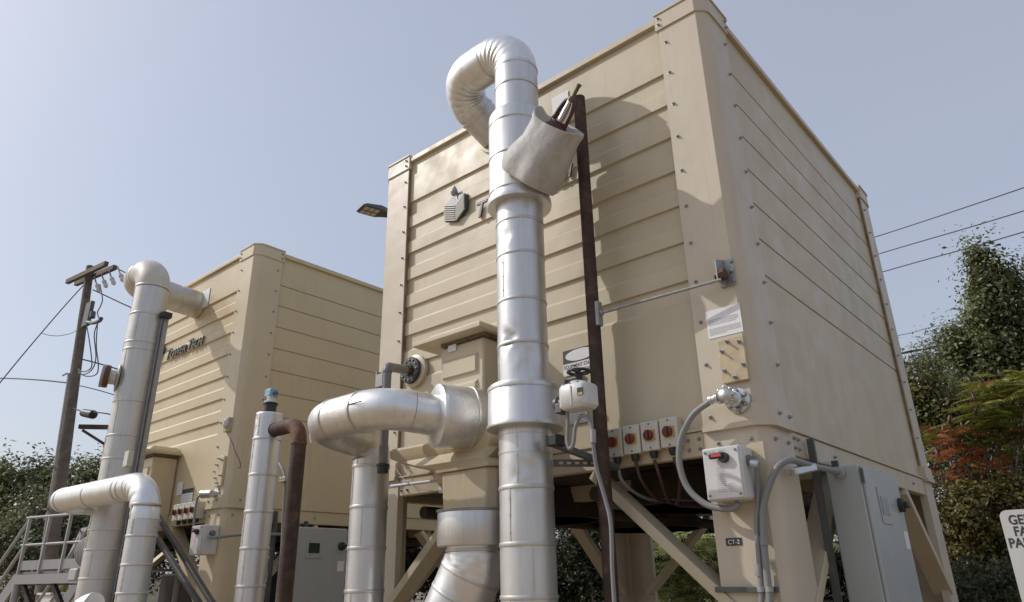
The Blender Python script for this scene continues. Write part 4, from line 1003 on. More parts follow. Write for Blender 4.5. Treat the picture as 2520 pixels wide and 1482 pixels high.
build(MB().box((jb_.x - .05, -.06, jb_.z - .10), (jb_.x + .05, -.001, jb_.z + .08)), 'box_body', 'cover', J2, bevel=.005)
build(MB().lathe((jb_.x + .02, -.06, jb_.z - .06), (0, 0, 1), [(0, .025), (.02, .04), (.1, .04), (.12, .02)], 14), 'lamp_housing', 'stainless', J2)
build(MB().sweep(spline([(jb_.x, -.04, jb_.z - .1), P(572, 1090, -.04), P(578, 1110, -.03), P(588, 1130, -.01), P(592, 1148, -.01), P(586, 1152, -.01)], 8), .005, 6), 'loose_wire', 'rust_orange', J2)
o = build(MB().sweep(spline([(TA - .05, -.1, db_.z + .2), (TA + .08, -.12, db_.z + .17), (TA + .25, .1, db_.z + .2), (TA + .3, .6, db_.z + .22), (TA + .2, .75, db_.z + .22)], 8), .018, 12), 'conduit', 'grey_pvc'); tag(o, 'grey conduit running from the left disconnect switch around to its cabinet', 'conduit')
TC = thing('conduit_stand', P(697, 1300, -.3), 'thin grey conduit bending up behind the bare rusty pipe with a strut clip', 'conduit')
build(MB().sweep(spline([P(676, 1134, -.3), P(690, 1145, -.3), P(701, 1170, -.3), P(702, 1190, -.3), P(699, 1250, -.3), P(696, 1310, -.3), P(690, 1500, -.3)], 8), .017, 10), 'conduit_tube', 'grey_pvc', TC)
cpx = P(697, 1180, -.34); build(MB().box((cpx.x - .05, -.36, cpx.z - .025), (cpx.x + .06, -.30, cpx.z + .025)), 'strut_clip', 'galv', TC, bevel=.004)
for dx in (-.03, .0, .03): build(MB().box((cpx.x + dx - .006, -.3612, cpx.z - .008), (cpx.x + dx + .006, -.3603, cpx.z + .008)), 'slot', 'black', TC)
SA = thing('warning_sign', P(460, 1220, .03), 'white sign with dark header on the left tower front above its switches', 'sign')
sa_ = P(450, 1205, .028); build(MB().box((sa_.x, .029, sa_.z - .25), (sa_.x + .3, .0255, sa_.z)), 'plate', 'paper', SA)
build(MB().box((sa_.x + .002, .0254, sa_.z - .06), (sa_.x + .298, .0243, sa_.z - .002)), 'header', 'ink_black', SA)
lb = MB()
for k in range(7): lb.box((sa_.x + .03, .0254, sa_.z - .09 - k * .022), (sa_.x + .26 - .04 * (k % 2), .0248, sa_.z - .081 - k * .022))
build(lb, 'printed_lines', 'ink', SA, smooth=False)
sb_ = P(438, 1188, .028); o = build(MB().box((sb_.x, .029, sb_.z - .17), (sb_.x + .16, .0265, sb_.z)), 'paper_sheet', 'paper'); tag(o, 'white paper sheet on the left tower front left of its warning sign', 'paper')
o = build(MB().box(P(491, 722, .028), P(511, 752, .0265)), 'paper_sheet', 'paper'); tag(o, 'faded white sheet high on the left tower right of the riser inlet', 'paper')
# grey strut column behind the far riser, with arm and brace
SP = thing('strut_column', P(375, 1000, -.75), 'tall grey steel strut column right of the left riser pipe with a small bracket arm', 'support')
ys = -.78
t_ = P(408, 768, ys); b_ = Vector((P(382, 960, ys).x - .0, ys, 0))
build(MB().box((t_.x - .075, ys - .045, 0), (t_.x + .03, ys + .045, t_.z)), 'column', 'galv', SP, bevel=.006)
build(MB().box((t_.x + .031, ys - .04, 0), (t_.x + .045, ys - .02, t_.z - .02)), 'column_lip', 'galv_dark', SP)
arm_z = P(340, 1003, -1.3).z
build(MB().bar((t_.x - .02, ys - .05, arm_z), (t_.x - .55, -1.33, arm_z + .02), .05, .05), 'bracket_arm', 'rust', SP)
build(MB().bar((t_.x - .03, ys - .05, arm_z - .42), (t_.x - .48, -1.31, arm_z - .03), .03, .03), 'bracket_brace', 'rust', SP)
build(MB().box((t_.x - .02, ys - .06, t_.z - .1), (t_.x + .1, ys + .05, t_.z - .03)), 'pipe_shoe', 'black', SP)
jc = P(316, 1130, -1.16); o = build(MB().box(jc - Vector((.055, .03, .085)), jc + Vector((.055, .03, .085))), 'junction_box', 'ivory', bevel=.006); tag(o, 'small ivory junction box on the left riser just above the looped pipe', 'box')
# diagonal angle steel struts in front of the left tower legs
for k, (a, b) in enumerate((((384, 1262), (470, 1400)), ((378, 1310), (500, 1500)))):
    y = -.45 - .15 * k
    pa, pb = P(*a, y), P(*b, y); d = (pb - pa).normalized(); pb = pa + d * (pa.z / -d.z)
    o = build(MB().bar(pa, pb, .045, .055, (0, -1, 0)), 'angle_brace', 'steel_black', bevel=.004)
    tag(o, ['upper dark steel angle brace slanting down below the left tower box', 'lower dark steel angle brace slanting down beside the looped pipe'][k], 'brace', 'angle braces below the left tower')

# ------------------------------------------------------------------ stair platform with railing
PF = thing('access_platform', P(130, 1410, -.9), 'white railed access platform with stairs at the left of the left tower', 'platform')
Lp, Rp = P(46, 1412, -1.0), P(232, 1398, -.62)
Lp = Vector(Lp); Rp = Vector((Rp.x, Rp.y, Lp.z)); ax = (Rp - Lp).normalized(); nb = Vector((-ax.y, ax.x, 0))
def pq(t, o_, z): return Lp + ax * t + nb * o_ + Vector((0, 0, z))
LL = (Rp - Lp).length + .5
build(MB().hexa([pq(0, 0, -.01), pq(LL, 0, -.01), pq(LL, 1.0, -.01), pq(0, 1.0, -.01)], [pq(0, 0, .02), pq(LL, 0, .02), pq(LL, 1.0, .02), pq(0, 1.0, .02)]), 'deck', 'galv', PF)
build(MB().bar(pq(0, -.03, -.075), pq(LL, -.03, -.075), .04, .12), 'edge_beam', 'rail', PF)
build(MB().bar(pq(0, -.02, .10), pq(LL, -.02, .10), .012, .12), 'toe_board', 'rail', PF)
for o_ in (-.02,):
    for h_ in (.36, .72): build(MB().cyl(pq(-.05, o_, h_), pq(LL, o_, h_), .018, 12), 'rail', 'rail', PF)
for k in range(5):
    t = .02 + k * LL / 4.6
    for o_ in (-.02,): build(MB().bar(pq(t, o_, -.1), pq(t, o_, .72), .036, .036), 'railing_post', 'rail', PF)
for k in range(4):
    t = .1 + k * .65; build(MB().bar(pq(t, .02, -.12), pq(t + .75, .02, -.12 - .75), .05, .06), 'under_brace', 'steel_black', PF)
for t in (.02, LL - .1): 
    for o_ in (0, .95): build(MB().cyl(pq(t, o_, -Lp.z), pq(t, o_, 0), .045, 12), 'support_leg', 'rail', PF)
for o_ in (0, .9):
    build(MB().bar(pq(0, o_, -.05), pq(-1.5, o_, -Lp.z + .02), .04, .16), 'stringer', 'rail', PF)
    build(MB().cyl(pq(0, o_, .72), pq(-1.5, o_, -Lp.z + .75), .022, 12), 'stair_rail', 'rail', PF)
    build(MB().cyl(pq(0, o_, .36), pq(-1.5, o_, -Lp.z + .39), .022, 12), 'stair_rail', 'rail', PF)
for k in range(7):
    t = -(k + .5) * 1.5 / 7; z = -(k + .5) * Lp.z / 7
    build(MB().box(pq(t - .11, .02, z), pq(t + .11, .88, z - .02)), 'step', 'galv', PF)
# generator style white frame on the platform side, and grey motor beside the riser
GF = thing('steel_stand', P(190, 1400, .6), 'small white tubular stand behind the access platform railing', 'stand')
g0 = P(185, 1400, .4); 
def gp(x, y, z): return g0 + Vector((x, y, z))
fr = MB()
for a, b in (((0, 0, .0), (0, 0, .62)), ((.45, 0, 0), (.45, 0, .62)), ((0, 0, .62), (.45, 0, .62)), ((0, 0, .12), (.45, 0, .12)), ((-.5, 0, 0), (0, 0, .62))): fr.bar(gp(*a), gp(*b), .06, .06, (0, 1, 0))
build(fr, 'frame', 'rail', GF)
for x in (0, .45): build(MB().bar(gp(x, 0, -.001), (g0.x + x, g0.y, 0), .06, .06, (0, 1, 0)), 'leg', 'rail', GF)
MO = thing('pump_motor', P(222, 1380, -.75), 'grey finned pump motor half hidden behind the left riser pipe', 'motor')
mc = P(240, 1365, -.75)
build(MB().lathe(mc + Vector((-.25, 0, .04)), (1, 0, 0), [(0, .05), (.02, .17), (.06, .19), (.5, .19), (.55, .1)], 24), 'motor_body', 'cab', MO)
for k in range(7): build(MB().lathe(mc + Vector((-.17 + k * .05, 0, .04)), (1, 0, 0), [(0, .19), (0, .205), (.012, .205), (.012, .19)], 24), 'cooling_fin', 'cab', MO)
build(MB().box(mc + Vector((-.2, -.22, -.30)), mc + Vector((.05, -.02, -.155))), 'terminal_box', 'cab', MO, bevel=.02)
build(MB().box(mc + Vector((-.1, -.015, -mc.z)), mc + Vector((.2, .15, -.15))), 'pedestal', 'galv_dark', MO)
BP = thing('bright_pipe_elbow', P(200, 1480, -1.2), 'bright silver pipe bend low in front of the left riser pipe', 'pipe')
p0 = P(186, 1500, -1.45)
a_, b_ = elbow(BP, p0 + Vector((0, 0, .05)), (0, 0, 1), (1, .35, 0), .22, .10, 'alu_bright')
build(MB().sweep(line((a_.x, a_.y, 0), a_, .2), .10, 32), 'pipe_run', 'alu_bright', BP); build(MB().sweep(line(b_, (XA - .1, YA, b_.z), .2), .10, 32), 'branch', 'alu_bright', BP)
UB = thing('utility_box', P(115, 1490, 1.0), 'white utility cabinet standing below the access platform', 'box')
u0 = P(98, 1462, .8); u1 = P(128, 1462, .8)
build(MB().box((u0.x, .8, 0), (u1.x, 1.2, u0.z - .02)), 'box_body', 'white', UB, bevel=.01); build(MB().box((u0.x - .03, .76, u0.z - .019), (u1.x + .03, 1.24, u0.z + .02)), 'lid', 'white', UB, bevel=.005)

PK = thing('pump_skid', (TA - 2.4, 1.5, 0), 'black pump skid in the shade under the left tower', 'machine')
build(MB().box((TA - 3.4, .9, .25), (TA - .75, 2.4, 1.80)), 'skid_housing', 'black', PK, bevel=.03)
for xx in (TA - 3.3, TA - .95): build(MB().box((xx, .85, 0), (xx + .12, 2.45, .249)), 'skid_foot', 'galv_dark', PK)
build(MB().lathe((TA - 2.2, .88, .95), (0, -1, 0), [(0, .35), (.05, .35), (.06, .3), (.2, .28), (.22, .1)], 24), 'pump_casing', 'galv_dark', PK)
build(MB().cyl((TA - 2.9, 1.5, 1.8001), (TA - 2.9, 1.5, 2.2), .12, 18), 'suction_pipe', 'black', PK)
# pale building seen under and behind the left tower
PB = thing('equipment_shed', (-14, 8, 0), 'pale sided equipment shed behind the left tower legs', 'building')
sa_ = PD(340, 1300, 14.5); 
bx0, bx1, by, bz = -12.6, -9.6, 7.6, 2.9
wl_ = MB().box((bx0, by, 0), (bx1, by + 2.6, bz)); build(wl_, 'wall', 'pale_wall', PB)
for k in range(11): build(MB().box((bx0 - .01, by - .022, .3 + k * .24), (bx1 + .01, by - .001, .5 + k * .24)), 'siding_board', 'pale_wall', PB, bevel=.004)
build(MB().box((bx0 - .15, by - .15, bz + .001), (bx1 + .15, by + 2.75, bz + .1)), 'roof', 'pale_wall', PB)
dr = build(MB().box((bx0 + 1.5, by - .04, .05), (bx0 + 2.3, by - .0225, 2.1)), 'door', 'white', PB); build(MB().lathe((bx0 + 2.2, by - .04, 1.05), (0, -1, 0), [(0, .03), (.05, .03)], 12), 'handle', 'galv', dr)

# ------------------------------------------------------------------ parking sign
SN = thing('parking_sign', P(2490, 1400, .3), 'white parking sign with black lettering cut by the right edge of the photo', 'sign')
s0_ = P(2456, 1257, .3); sw, sh = .34, .50
def rr(x0, x1, z0, z1, r, n=6):
    o = []
    for cx, cz, a0 in ((x1 - r, z1 - r, 0), (x0 + r, z1 - r, 90), (x0 + r, z0 + r, 180), (x1 - r, z0 + r, 270)):
        for k in range(n + 1):
            a = rad(a0 + 90 * k / n); o.append((cx + r * math.cos(a), cz + r * math.sin(a)))
    return o
build(MB().prism(rr(s0_.x, s0_.x + sw, s0_.z - sh, s0_.z, .035), 'y', .3, .304), 'panel', 'sign', SN, smooth=False)
for t, px, py in (('GEIS', 2484, 1291), ('FAC', 2497, 1319), ('PAR', 2485, 1348)):
    p = P(px, py, .2985); text_mesh('lettering', t, 'ink_black', SN, p, (1, 0, 0), (0, 0, 1), .066, .0006, 0, 'LEFT', .0012, .82)
build(MB().box((s0_.x + sw / 2 - .02, .305, 0), (s0_.x + sw / 2 + .02, .34, s0_.z - .02)), 'sign_post', 'galv', SN)
b0 = build(MB().lathe((s0_.x + sw / 2, .3, s0_.z - .05), (0, -1, 0), [(0, .01), (.005, .01)], 8), 'bolt', 'bolt', SN); copy_part(b0, SN, Vector((s0_.x + sw / 2, .2975, s0_.z - sh + .05)))

# ------------------------------------------------------------------ street lamp behind the near tower
DL = 9.2
SL = thing('street_lamp', (0, 0, 0), 'dark led street lamp head poking out from behind the near tower', 'street lamp')
h0, h1 = PD(885, 510, DL), PD(960, 530, DL + .25)
SLb = PD(1010, 545, DL + .5); SL.location = (SLb.x, SLb.y, 0); WL[SL.name] = Vector((SLb.x, SLb.y, 0))
dd = (h1 - h0).normalized(); sd = Vector((dd.y, -dd.x, 0)).normalized(); up = Vector((0, 0, 1))
def hp(t, s, z): return h0 + dd * t + sd * s + up * z
hl = (h1 - h0).length
rings = [[hp(t, -w2_, -.02), hp(t, w2_, -.02), hp(t, w2_ * .9, zt2), hp(t, -w2_ * .9, zt2)] for t, w2_, zt2 in ((0, .10, .0), (.05, .125, .025), (hl * .6, .13, .05), (hl * .8, .08, .06), (hl, .05, .05))]
build(MB().loft(rings), 'lamp_head', 'galv_dark', SL, bevel=.006)
for i in range(3):
    for s in (-.055, .055): build(MB().hexa([hp(.04 + i * .075, s - .04, -.0215), hp(.10 + i * .075, s - .04, -.0215), hp(.10 + i * .075, s + .04, -.0215), hp(.04 + i * .075, s + .04, -.0215)], [hp(.04 + i * .075, s - .04, -.028), hp(.10 + i * .075, s - .04, -.028), hp(.10 + i * .075, s + .04, -.028), hp(.04 + i * .075, s + .04, -.028)]), 'led_lens', 'lens', SL)
build(MB().cyl(h1 - dd * .05, Vector((SLb.x, SLb.y, h1.z - .02)), .035, 12), 'arm', 'galv_dark', SL)
build(MB().sweep([(SLb.x, SLb.y, 0), (SLb.x, SLb.y, h1.z + .05)], [.09, .06], 16), 'pole', 'galv_dark', SL)

# ------------------------------------------------------------------ utility pole and wires
UP = thing('utility_pole', (0, 0, 0), 'leaning weathered wooden utility pole with double crossarm at the left', 'utility pole')
pt_ = P(222, 657, 2); pm_ = P(112, 1450, 2)
dirp = (pt_ - pm_).normalized(); pb_ = pm_ - dirp * (pm_.z / dirp.z)
UP.location = pb_; WL[UP.name] = Vector(pb_)
build(MB().sweep(line(pb_, pt_, 1.0), [.19 - .085 * i / (len(line(pb_, pt_, 1.0)) - 1) for i in range(len(line(pb_, pt_, 1.0)))], 18), 'pole_trunk', 'wood', UP)
xa1, xa2 = P(166, 694, 1.85), P(262, 649, 1.85); xb1, xb2 = P(187, 699, 2.15), P(283, 658, 2.15)
arm1 = build(MB().bar(xa1, xa2, .11, .13), 'crossarm', 'wood', UP); arm2 = build(MB().bar(xb1, xb2, .11, .13), 'crossarm', 'wood', UP)
def insul(p, d, r=.05, L=.3):
    return build(MB().lathe(p, d, [(0, r * .5), (L * .1, r), (L * .3, r), (L * .35, r * .6), (L * .5, r * .6), (L * .55, r), (L * .8, r), (L, r * .4)], 12), 'insulator', 'porcelain', UP)
for px, py in ((238, 700), (255, 690), (274, 683), (296, 675)):
    insul(P(px, py, 2.0), (.5, .2, -.8), .06, .30)
    build(MB().sweep([P(px, py, 2.0), P(px - 6, py - 18, 2.05)], .02, 6), 'hanger', 'galv_dark', UP)
o_ = build(MB().box(P(212, 748, 1.8), P(222, 800, 1.9)), 'equipment_bracket', 'galv_dark', UP)
build(MB().sweep(spline([P(213, 792, 1.85), P(228, 795, 1.8), P(244, 790, 1.75), P(250, 783, 1.75)], 5), .05, 8), 'bracket_arm', 'galv_dark', UP)
build(MB().cyl(P(229, 768, 1.8), P(227, 782, 1.8), .07, 10), 'arrester', 'galv_dark', UP)
for pts_ in (((212, 795), (220, 840), (226, 890), (222, 908), (205, 915), (192, 908)), ((240, 795), (232, 825), (236, 880), (226, 910), (205, 922), (192, 912)), ((240, 795), (237, 850), (242, 900), (236, 922), (212, 926), (192, 917)), ((246, 790), (240, 770), (248, 752), (252, 735), (246, 700))):
    build(MB().sweep(spline([P(a, b, 1.7) for a, b in pts_], 8), .014, 6), 'cable_loop', 'wire', UP)
build(MB().sweep(line(P(174, 921, 1.9), P(93, 1462, 1.9), 1.0), .075, 12), 'riser_conduit', 'grey_pvc', UP)
for py in (940, 1150, 1250, 1390):
    q_ = pb_ + dirp * ((P(150, py, 2).z) / dirp.z); build(MB().bar(q_ + Vector((-.34, -.2, 0)), q_ + Vector((.0, -.2, 0)), .03, .03), 'conduit_strap', 'galv_dark', UP)
def wire(pts_, r, label, nm='overhead_wire', cat='wire', grp=None, n=8):
    o = build(MB().sweep(spline(pts_, n), r, 6), nm, 'wire'); return tag(o, label, cat, grp)
wire([P(218, 688, 2), P(160, 752, 1.6), P(103, 818, 1.2), P(40, 893, .8), P(-80, 1040, .2)], .016, 'guy wire slanting down left from the top of the utility pole', 'guy_wire', 'wire')
wire([P(-200, 927, 2), P(0, 931, 2), P(90, 935, 2), P(163, 942, 2)], .02, 'low black cable reaching the utility pole from the left edge', grp='cables at the utility pole')
wire([P(200, 884, 2), P(225, 890, 2.2), P(250, 897, 2.4), P(300, 912, 3.0), P(400, 945, 4)], .018, 'cable passing from mid utility pole behind the left riser', grp='cables at the utility pole')
wire([P(190, 948, 2), P(240, 960, 2.3), P(290, 975, 3), P(400, 1010, 4)], .012, 'thin cable below the mid pole cable toward the left riser', grp='cables at the utility pole')
wire([P(228, 713, 2), P(260, 728, 2.3), P(320, 756, 3), P(420, 800, 5)], .016, 'cable running right from just below the crossarms behind the white elbow', grp='cables at the utility pole')
wire([P(283, 660, 2.1), P(310, 672, 2.6), P(420, 730, 5)], .016, 'short cable from the crossarm tip to behind the white elbow', grp='cables at the utility pole')
wire([P(103, 820, 1.2), P(120, 825, 1.4), P(150, 826, 1.7), P(190, 812, 2), P(208, 770, 2)], .008, 'very thin slack wire hanging between guy wire and pole', grp='cables at the utility pole')
SE = thing('splice_enclosure', P(232, 1022, 2), 'black cable splice enclosure hanging between the utility pole and left riser', 'cable box')
build(MB().lathe(P(205, 1016, 2.0), P(258, 1026, 2.1) - P(205, 1016, 2.0), [(0, .05), (.02, .10), (.6, .11), (.62, .05)], 12), 'enclosure_body', 'black', SE)
build(MB().sweep(spline([P(180, 1006, 2), P(205, 1012, 2), P(262, 1018, 2.1), P(300, 1030, 2.4)], 6), .016, 6), 'support_cable', 'wire', SE)
for k, (a, b) in enumerate((((2130, 591), (2700, 400)), ((2130, 635), (2700, 463)), ((2130, 682), (2700, 517)))):
    wire([PD(1700, a[1] + (a[0] - 1700) * .31, 34), PD(*a, 30), PD((a[0] + b[0]) / 2, (a[1] + b[1]) / 2 + 2, 25), PD(*b, 20)], .021, ['topmost of the three power lines right of the near tower', 'middle of the three power lines right of the near tower', 'lowest of the three power lines, crossing the tall tree top'][k], 'power_line', 'power line', 'power lines at the right')
wire([PD(1900, 945, 34), PD(2205, 873, 30), PD(2290, 856, 30), PD(2500, 805, 28)], .05, 'thick double telephone cable low at the right behind the grey bush', 'telephone_cable', 'cable')
wire([PD(1900, 880, 34), PD(2210, 826, 30), PD(2290, 806, 30), PD(2500, 760, 28)], .012, 'faint thin wire above the thick telephone cable at the right', 'overhead_wire', 'wire')

# ------------------------------------------------------------------ ground
def sheet(name, x0, x1, y0, y1, n, hf, m):
    xs = np.linspace(x0, x1, n); ys_ = np.linspace(y0, y1, n)
    mb = MB(); mb.v = [(x, y, hf(x, y)) for y in ys_ for x in xs]
    mb.f = [(j * n + i, j * n + i + 1, (j + 1) * n + i + 1, (j + 1) * n + i) for j in range(n - 1) for i in range(n - 1)]
    o = build(mb, name, m); return tag(o, kind='structure')
sheet('ground', -900, 900, -900, 900, 3, lambda x, y: 0, 'ground')
def bank(x, y):
    h = max(0, min(1, (y - 7.0) / 9)); h = h * h * (3 - 2 * h)
    return .004 + 2.3 * h + .25 * mnoise.noise(Vector((x * .3, y * .3, 0))) * h
sheet('earth_bank', -60, 45, 6.6, 60, 60, bank, 'earth')

# ------------------------------------------------------------------ foliage
RNG = np.random.default_rng(7)
def leaf_mesh(name, m, parent, pos, nrm, size, asp=.55, fold=.25):
    n = len(pos)
    t = RNG.normal(size=(n, 3)); t -= nrm * (t * nrm).sum(1, keepdims=True); t /= np.linalg.norm(t, axis=1, keepdims=True) + 1e-9
    b = np.cross(nrm, t); s = size * RNG.uniform(.6, 1.35, (n, 1))
    v = np.empty((n, 4, 3)); v[:, 0] = pos - t * s * .5; v[:, 1] = pos + b * s * asp * .5 + nrm * s * fold * .3; v[:, 2] = pos + t * s * .5 - nrm * s * .1; v[:, 3] = pos - b * s * asp * .5 + nrm * s * fold * .3
    v = v.reshape(-1, 3); ctr = v.mean(0)
    me = bpy.data.meshes.new(name); me.vertices.add(4 * n); me.loops.add(4 * n); me.polygons.add(n)
    me.vertices.foreach_set('co', (v - ctr).astype(np.float32).ravel()); me.loops.foreach_set('vertex_index', np.arange(4 * n, dtype=np.int32))
    me.polygons.foreach_set('loop_start', np.arange(0, 4 * n, 4, dtype=np.int32)); me.polygons.foreach_set('loop_total', np.full(n, 4, dtype=np.int32))
    me.update(); me.materials.append(M[m]); o = bpy.data.objects.new(name, me); col.objects.link(o); WL[o.name] = Vector(ctr)
    o.parent = parent; o.location = Vector(ctr) - WL[parent.name]; return o
def crown(name, m, parent, blobs, n, size, clump=.3, cn=60, shell=.55):
    P_, N_ = [], []
    wts = np.array([b[3] * b[4] * b[5] for b in blobs]) ** .75; wts /= wts.sum()
    for b, wt in zip(blobs, wts):
        c = np.array(b[:3]); r = np.array(b[3:6]); k = max(4, int(cn * wt)); nn = int(n * wt)
        d = RNG.normal(size=(k, 3)); d /= np.linalg.norm(d, axis=1, keepdims=True)
        cc = c + d * r * RNG.uniform(shell, 1.05, (k, 1)); idx = RNG.integers(0, k, nn)
        cs = clump * RNG.uniform(.5, 1.5, k)
        p = cc[idx] + RNG.normal(size=(nn, 3)) * cs[idx][:, None] * .55
        nr = (p - cc[idx]) * .6 / clump + d[idx] * .6 + np.array((0, 0, .55)) + RNG.normal(size=(nn, 3)) * .55
        nr /= np.linalg.norm(nr, axis=1, keepdims=True); P_.append(p); N_.append(nr)
    return leaf_mesh(name, m, parent, np.concatenate(P_), np.concatenate(N_), size)
def tree(name, label, cat, base, blobs, n, size, m, grp, clump=.35, cn=70, trunk=.12, bark='bark', shell=.5):
    base = Vector(base); T = thing(name, base, label, cat, grp)
    top = max(b[2] + b[5] * .6 for b in blobs)
    cx = sum(b[0] for b in blobs) / len(blobs); cy = sum(b[1] for b in blobs) / len(blobs)
    mb = MB(); pts = [base, base.lerp(Vector((cx, cy, top)), .35) + Vector((.05, .03, 0)), Vector((cx, cy, top))]
    sp = spline(pts, 6); mb.sweep(sp, [trunk * (1 - .85 * i / (len(sp) - 1)) for i in range(len(sp))], 10)
    build(mb, 'trunk', bark, T)
    lm = MB()
    for b in blobs:
        a = base.lerp(Vector((cx, cy, top)), .35)
        for k in range(3):
            e = Vector(b[:3]) + Vector((RNG.uniform(-.6, .6) * b[3], RNG.uniform(-.6, .6) * b[4], RNG.uniform(0, .8) * b[5]))
            sp = spline([a, a.lerp(e, .5) + Vector((0, 0, .1)), e], 5); lm.sweep(sp, [trunk * .4 * (1 - .8 * i / (len(sp) - 1)) for i in range(len(sp))], 6)
    build(lm, 'limbs', bark, T)
    crown('crown', m, T, blobs, n, size, clump, cn, shell)
    return T
def blob(px, py, dist, rpx, rpy, depth=None):
    p = PD(px, py, dist); k = dist / FPX
    return (p.x, p.y, p.z, rpx * k, (depth or rpx) * k, rpy * k)
def base_of(px, dist):
    p = PD(px, 1500, dist); return (p.x, p.y, max(0, bank(p.x, p.y) - .1) if 6.6 < p.y < 60 and -60 < p.x < 45 else 0)
# right-hand trees
G_ = 'trees right of the near tower'
tree('pear_tree', 'tall dark pointed tree at the right edge with glossy leaves, highest at the right', 'tree', base_of(2440, 15),
     [blob(2418, 650, 15, 34, 55), blob(2425, 740, 15, 58, 80), blob(2432, 850, 15, 82, 95), blob(2440, 960, 15, 115, 100), blob(2480, 690, 15, 35, 55), blob(2520, 800, 15, 70, 110), blob(2366, 850, 15, 26, 45)], 32000, .095, 'leaf_pear', G_, .30, 300, .16, shell=.25)
tree('grey_bush', 'thin greyish bush beside the tall dark tree and the tower edge', 'bush', base_of(2290, 17),
     [blob(2300, 870, 17, 50, 50), blob(2275, 920, 17, 45, 45), blob(2330, 920, 17, 50, 60)], 4200, .075, 'leaf_grey', G_, .3, 60, .06)
tree('dark_bush', 'dark leafy bush just right of the near tower edge below the grey bush', 'bush', base_of(2290, 14),
     [blob(2270, 960, 14, 50, 55), blob(2310, 1010, 14, 75, 75), blob(2260, 1060, 14, 40, 80), blob(2390, 1030, 14, 80, 60), blob(2232, 900, 14, 12, 28)], 14000, .085, 'leaf_olive', G_, .3, 120, .08)
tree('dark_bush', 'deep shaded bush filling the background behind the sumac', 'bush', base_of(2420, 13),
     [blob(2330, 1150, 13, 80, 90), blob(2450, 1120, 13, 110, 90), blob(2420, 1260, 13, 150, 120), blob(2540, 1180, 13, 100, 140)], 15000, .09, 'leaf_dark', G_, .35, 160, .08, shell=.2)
tree('hedge_shrub', 'low yellowish hedge shrub behind the parking sign', 'shrub', base_of(2400, 10.6),
     [blob(2360, 1270, 10.6, 60, 70), blob(2420, 1245, 10.6, 70, 60), blob(2500, 1240, 10.8, 80, 60), blob(2400, 1370, 10.6, 90, 70), blob(2490, 1360, 10.6, 80, 80), blob(2345, 1400, 10.8, 45, 90)], 13000, .075, 'leaf_hedge', G_, .16, 190, .04)
tree('hedge_shrub', 'dark low shrub at the foot of the near tower far leg', 'shrub', base_of(2420, 8.4),
     [blob(2400, 1450, 8.6, 90, 60), blob(2350, 1480, 8.6, 60, 60), blob(2500, 1460, 8.6, 80, 60)], 3500, .06, 'leaf_dark', G_, .16, 80, .04)
tree('dark_bush', 'leafy bush standing beyond the right edge behind the parking sign', 'bush', base_of(2680, 14),
     [blob(2640, 1150, 14, 120, 150), blob(2760, 1100, 14, 140, 160), blob(2900, 1180, 14, 150, 150), blob(2720, 1330, 14, 200, 120)], 14000, .09, 'leaf_olive', G_, .35, 150, .08, shell=.25)
tree('pear_tree', 'second pointed tree standing beyond the right edge of the photo', 'tree', base_of(2800, 17),
     [blob(2780, 760, 17, 70, 120), blob(2790, 930, 17, 110, 120), blob(2950, 900, 18, 130, 150)], 14000, .10, 'leaf_pear', G_, .32, 160, .16, shell=.25)
# sumac: pinnate fronds
def fronds(name, m, parent, tips, nl=11, ll=.5, lw=.16):
    pos, tv, nv, sz = [], [], [], []
    for (p, d, L_) in tips:
        p = np.array(p); d = np.array(d); d = d / np.linalg.norm(d); side = np.cross(d, (0, 0, 1.)); side /= np.linalg.norm(side) + 1e-6
        upv = np.cross(side, d); roll = RNG.uniform(-.5, .5); sd_ = side * math.cos(roll) + upv * math.sin(roll); un = np.cross(sd_, d)
        for k in range(1, nl + 1):
            s = k / nl; q_ = p + d * L_ * s - np.array((0, 0, 1.)) * L_ * .32 * s * s
            l_ = lw * (math.sin(math.pi * min(1, s * .8 + .15)) ** .7) * L_ / .5
            dn = d - np.array((0, 0, .64)) * s; dn /= np.linalg.norm(dn)
            for sg in (-1, 1):
                t = sd_ * sg + dn * .35 - un * .25; t /= np.linalg.norm(t)
                pos.append(q_ + t * l_ * .5); tv.append(t); nv.append(un + RNG.normal(size=3) * .2); sz.append(l_)
    pos = np.array(pos); t = np.array(tv); nv = np.array(nv); s = np.array(sz)[:, None]; b = np.cross(nv, t); b /= np.linalg.norm(b, axis=1, keepdims=True)
    n = len(pos); v = np.empty((n, 4, 3)); v[:, 0] = pos - t * s * .5; v[:, 1] = pos + b * s * .13 - t * s * .1; v[:, 2] = pos + t * s * .5; v[:, 3] = pos - b * s * .13 - t * s * .1
    v = v.reshape(-1, 3); mb = MB(); mb.v = [tuple(x) for x in v]; mb.f = [(4 * i, 4 * i + 1, 4 * i + 2, 4 * i + 3) for i in range(n)]
    return build(mb, name, m, parent, smooth=False)
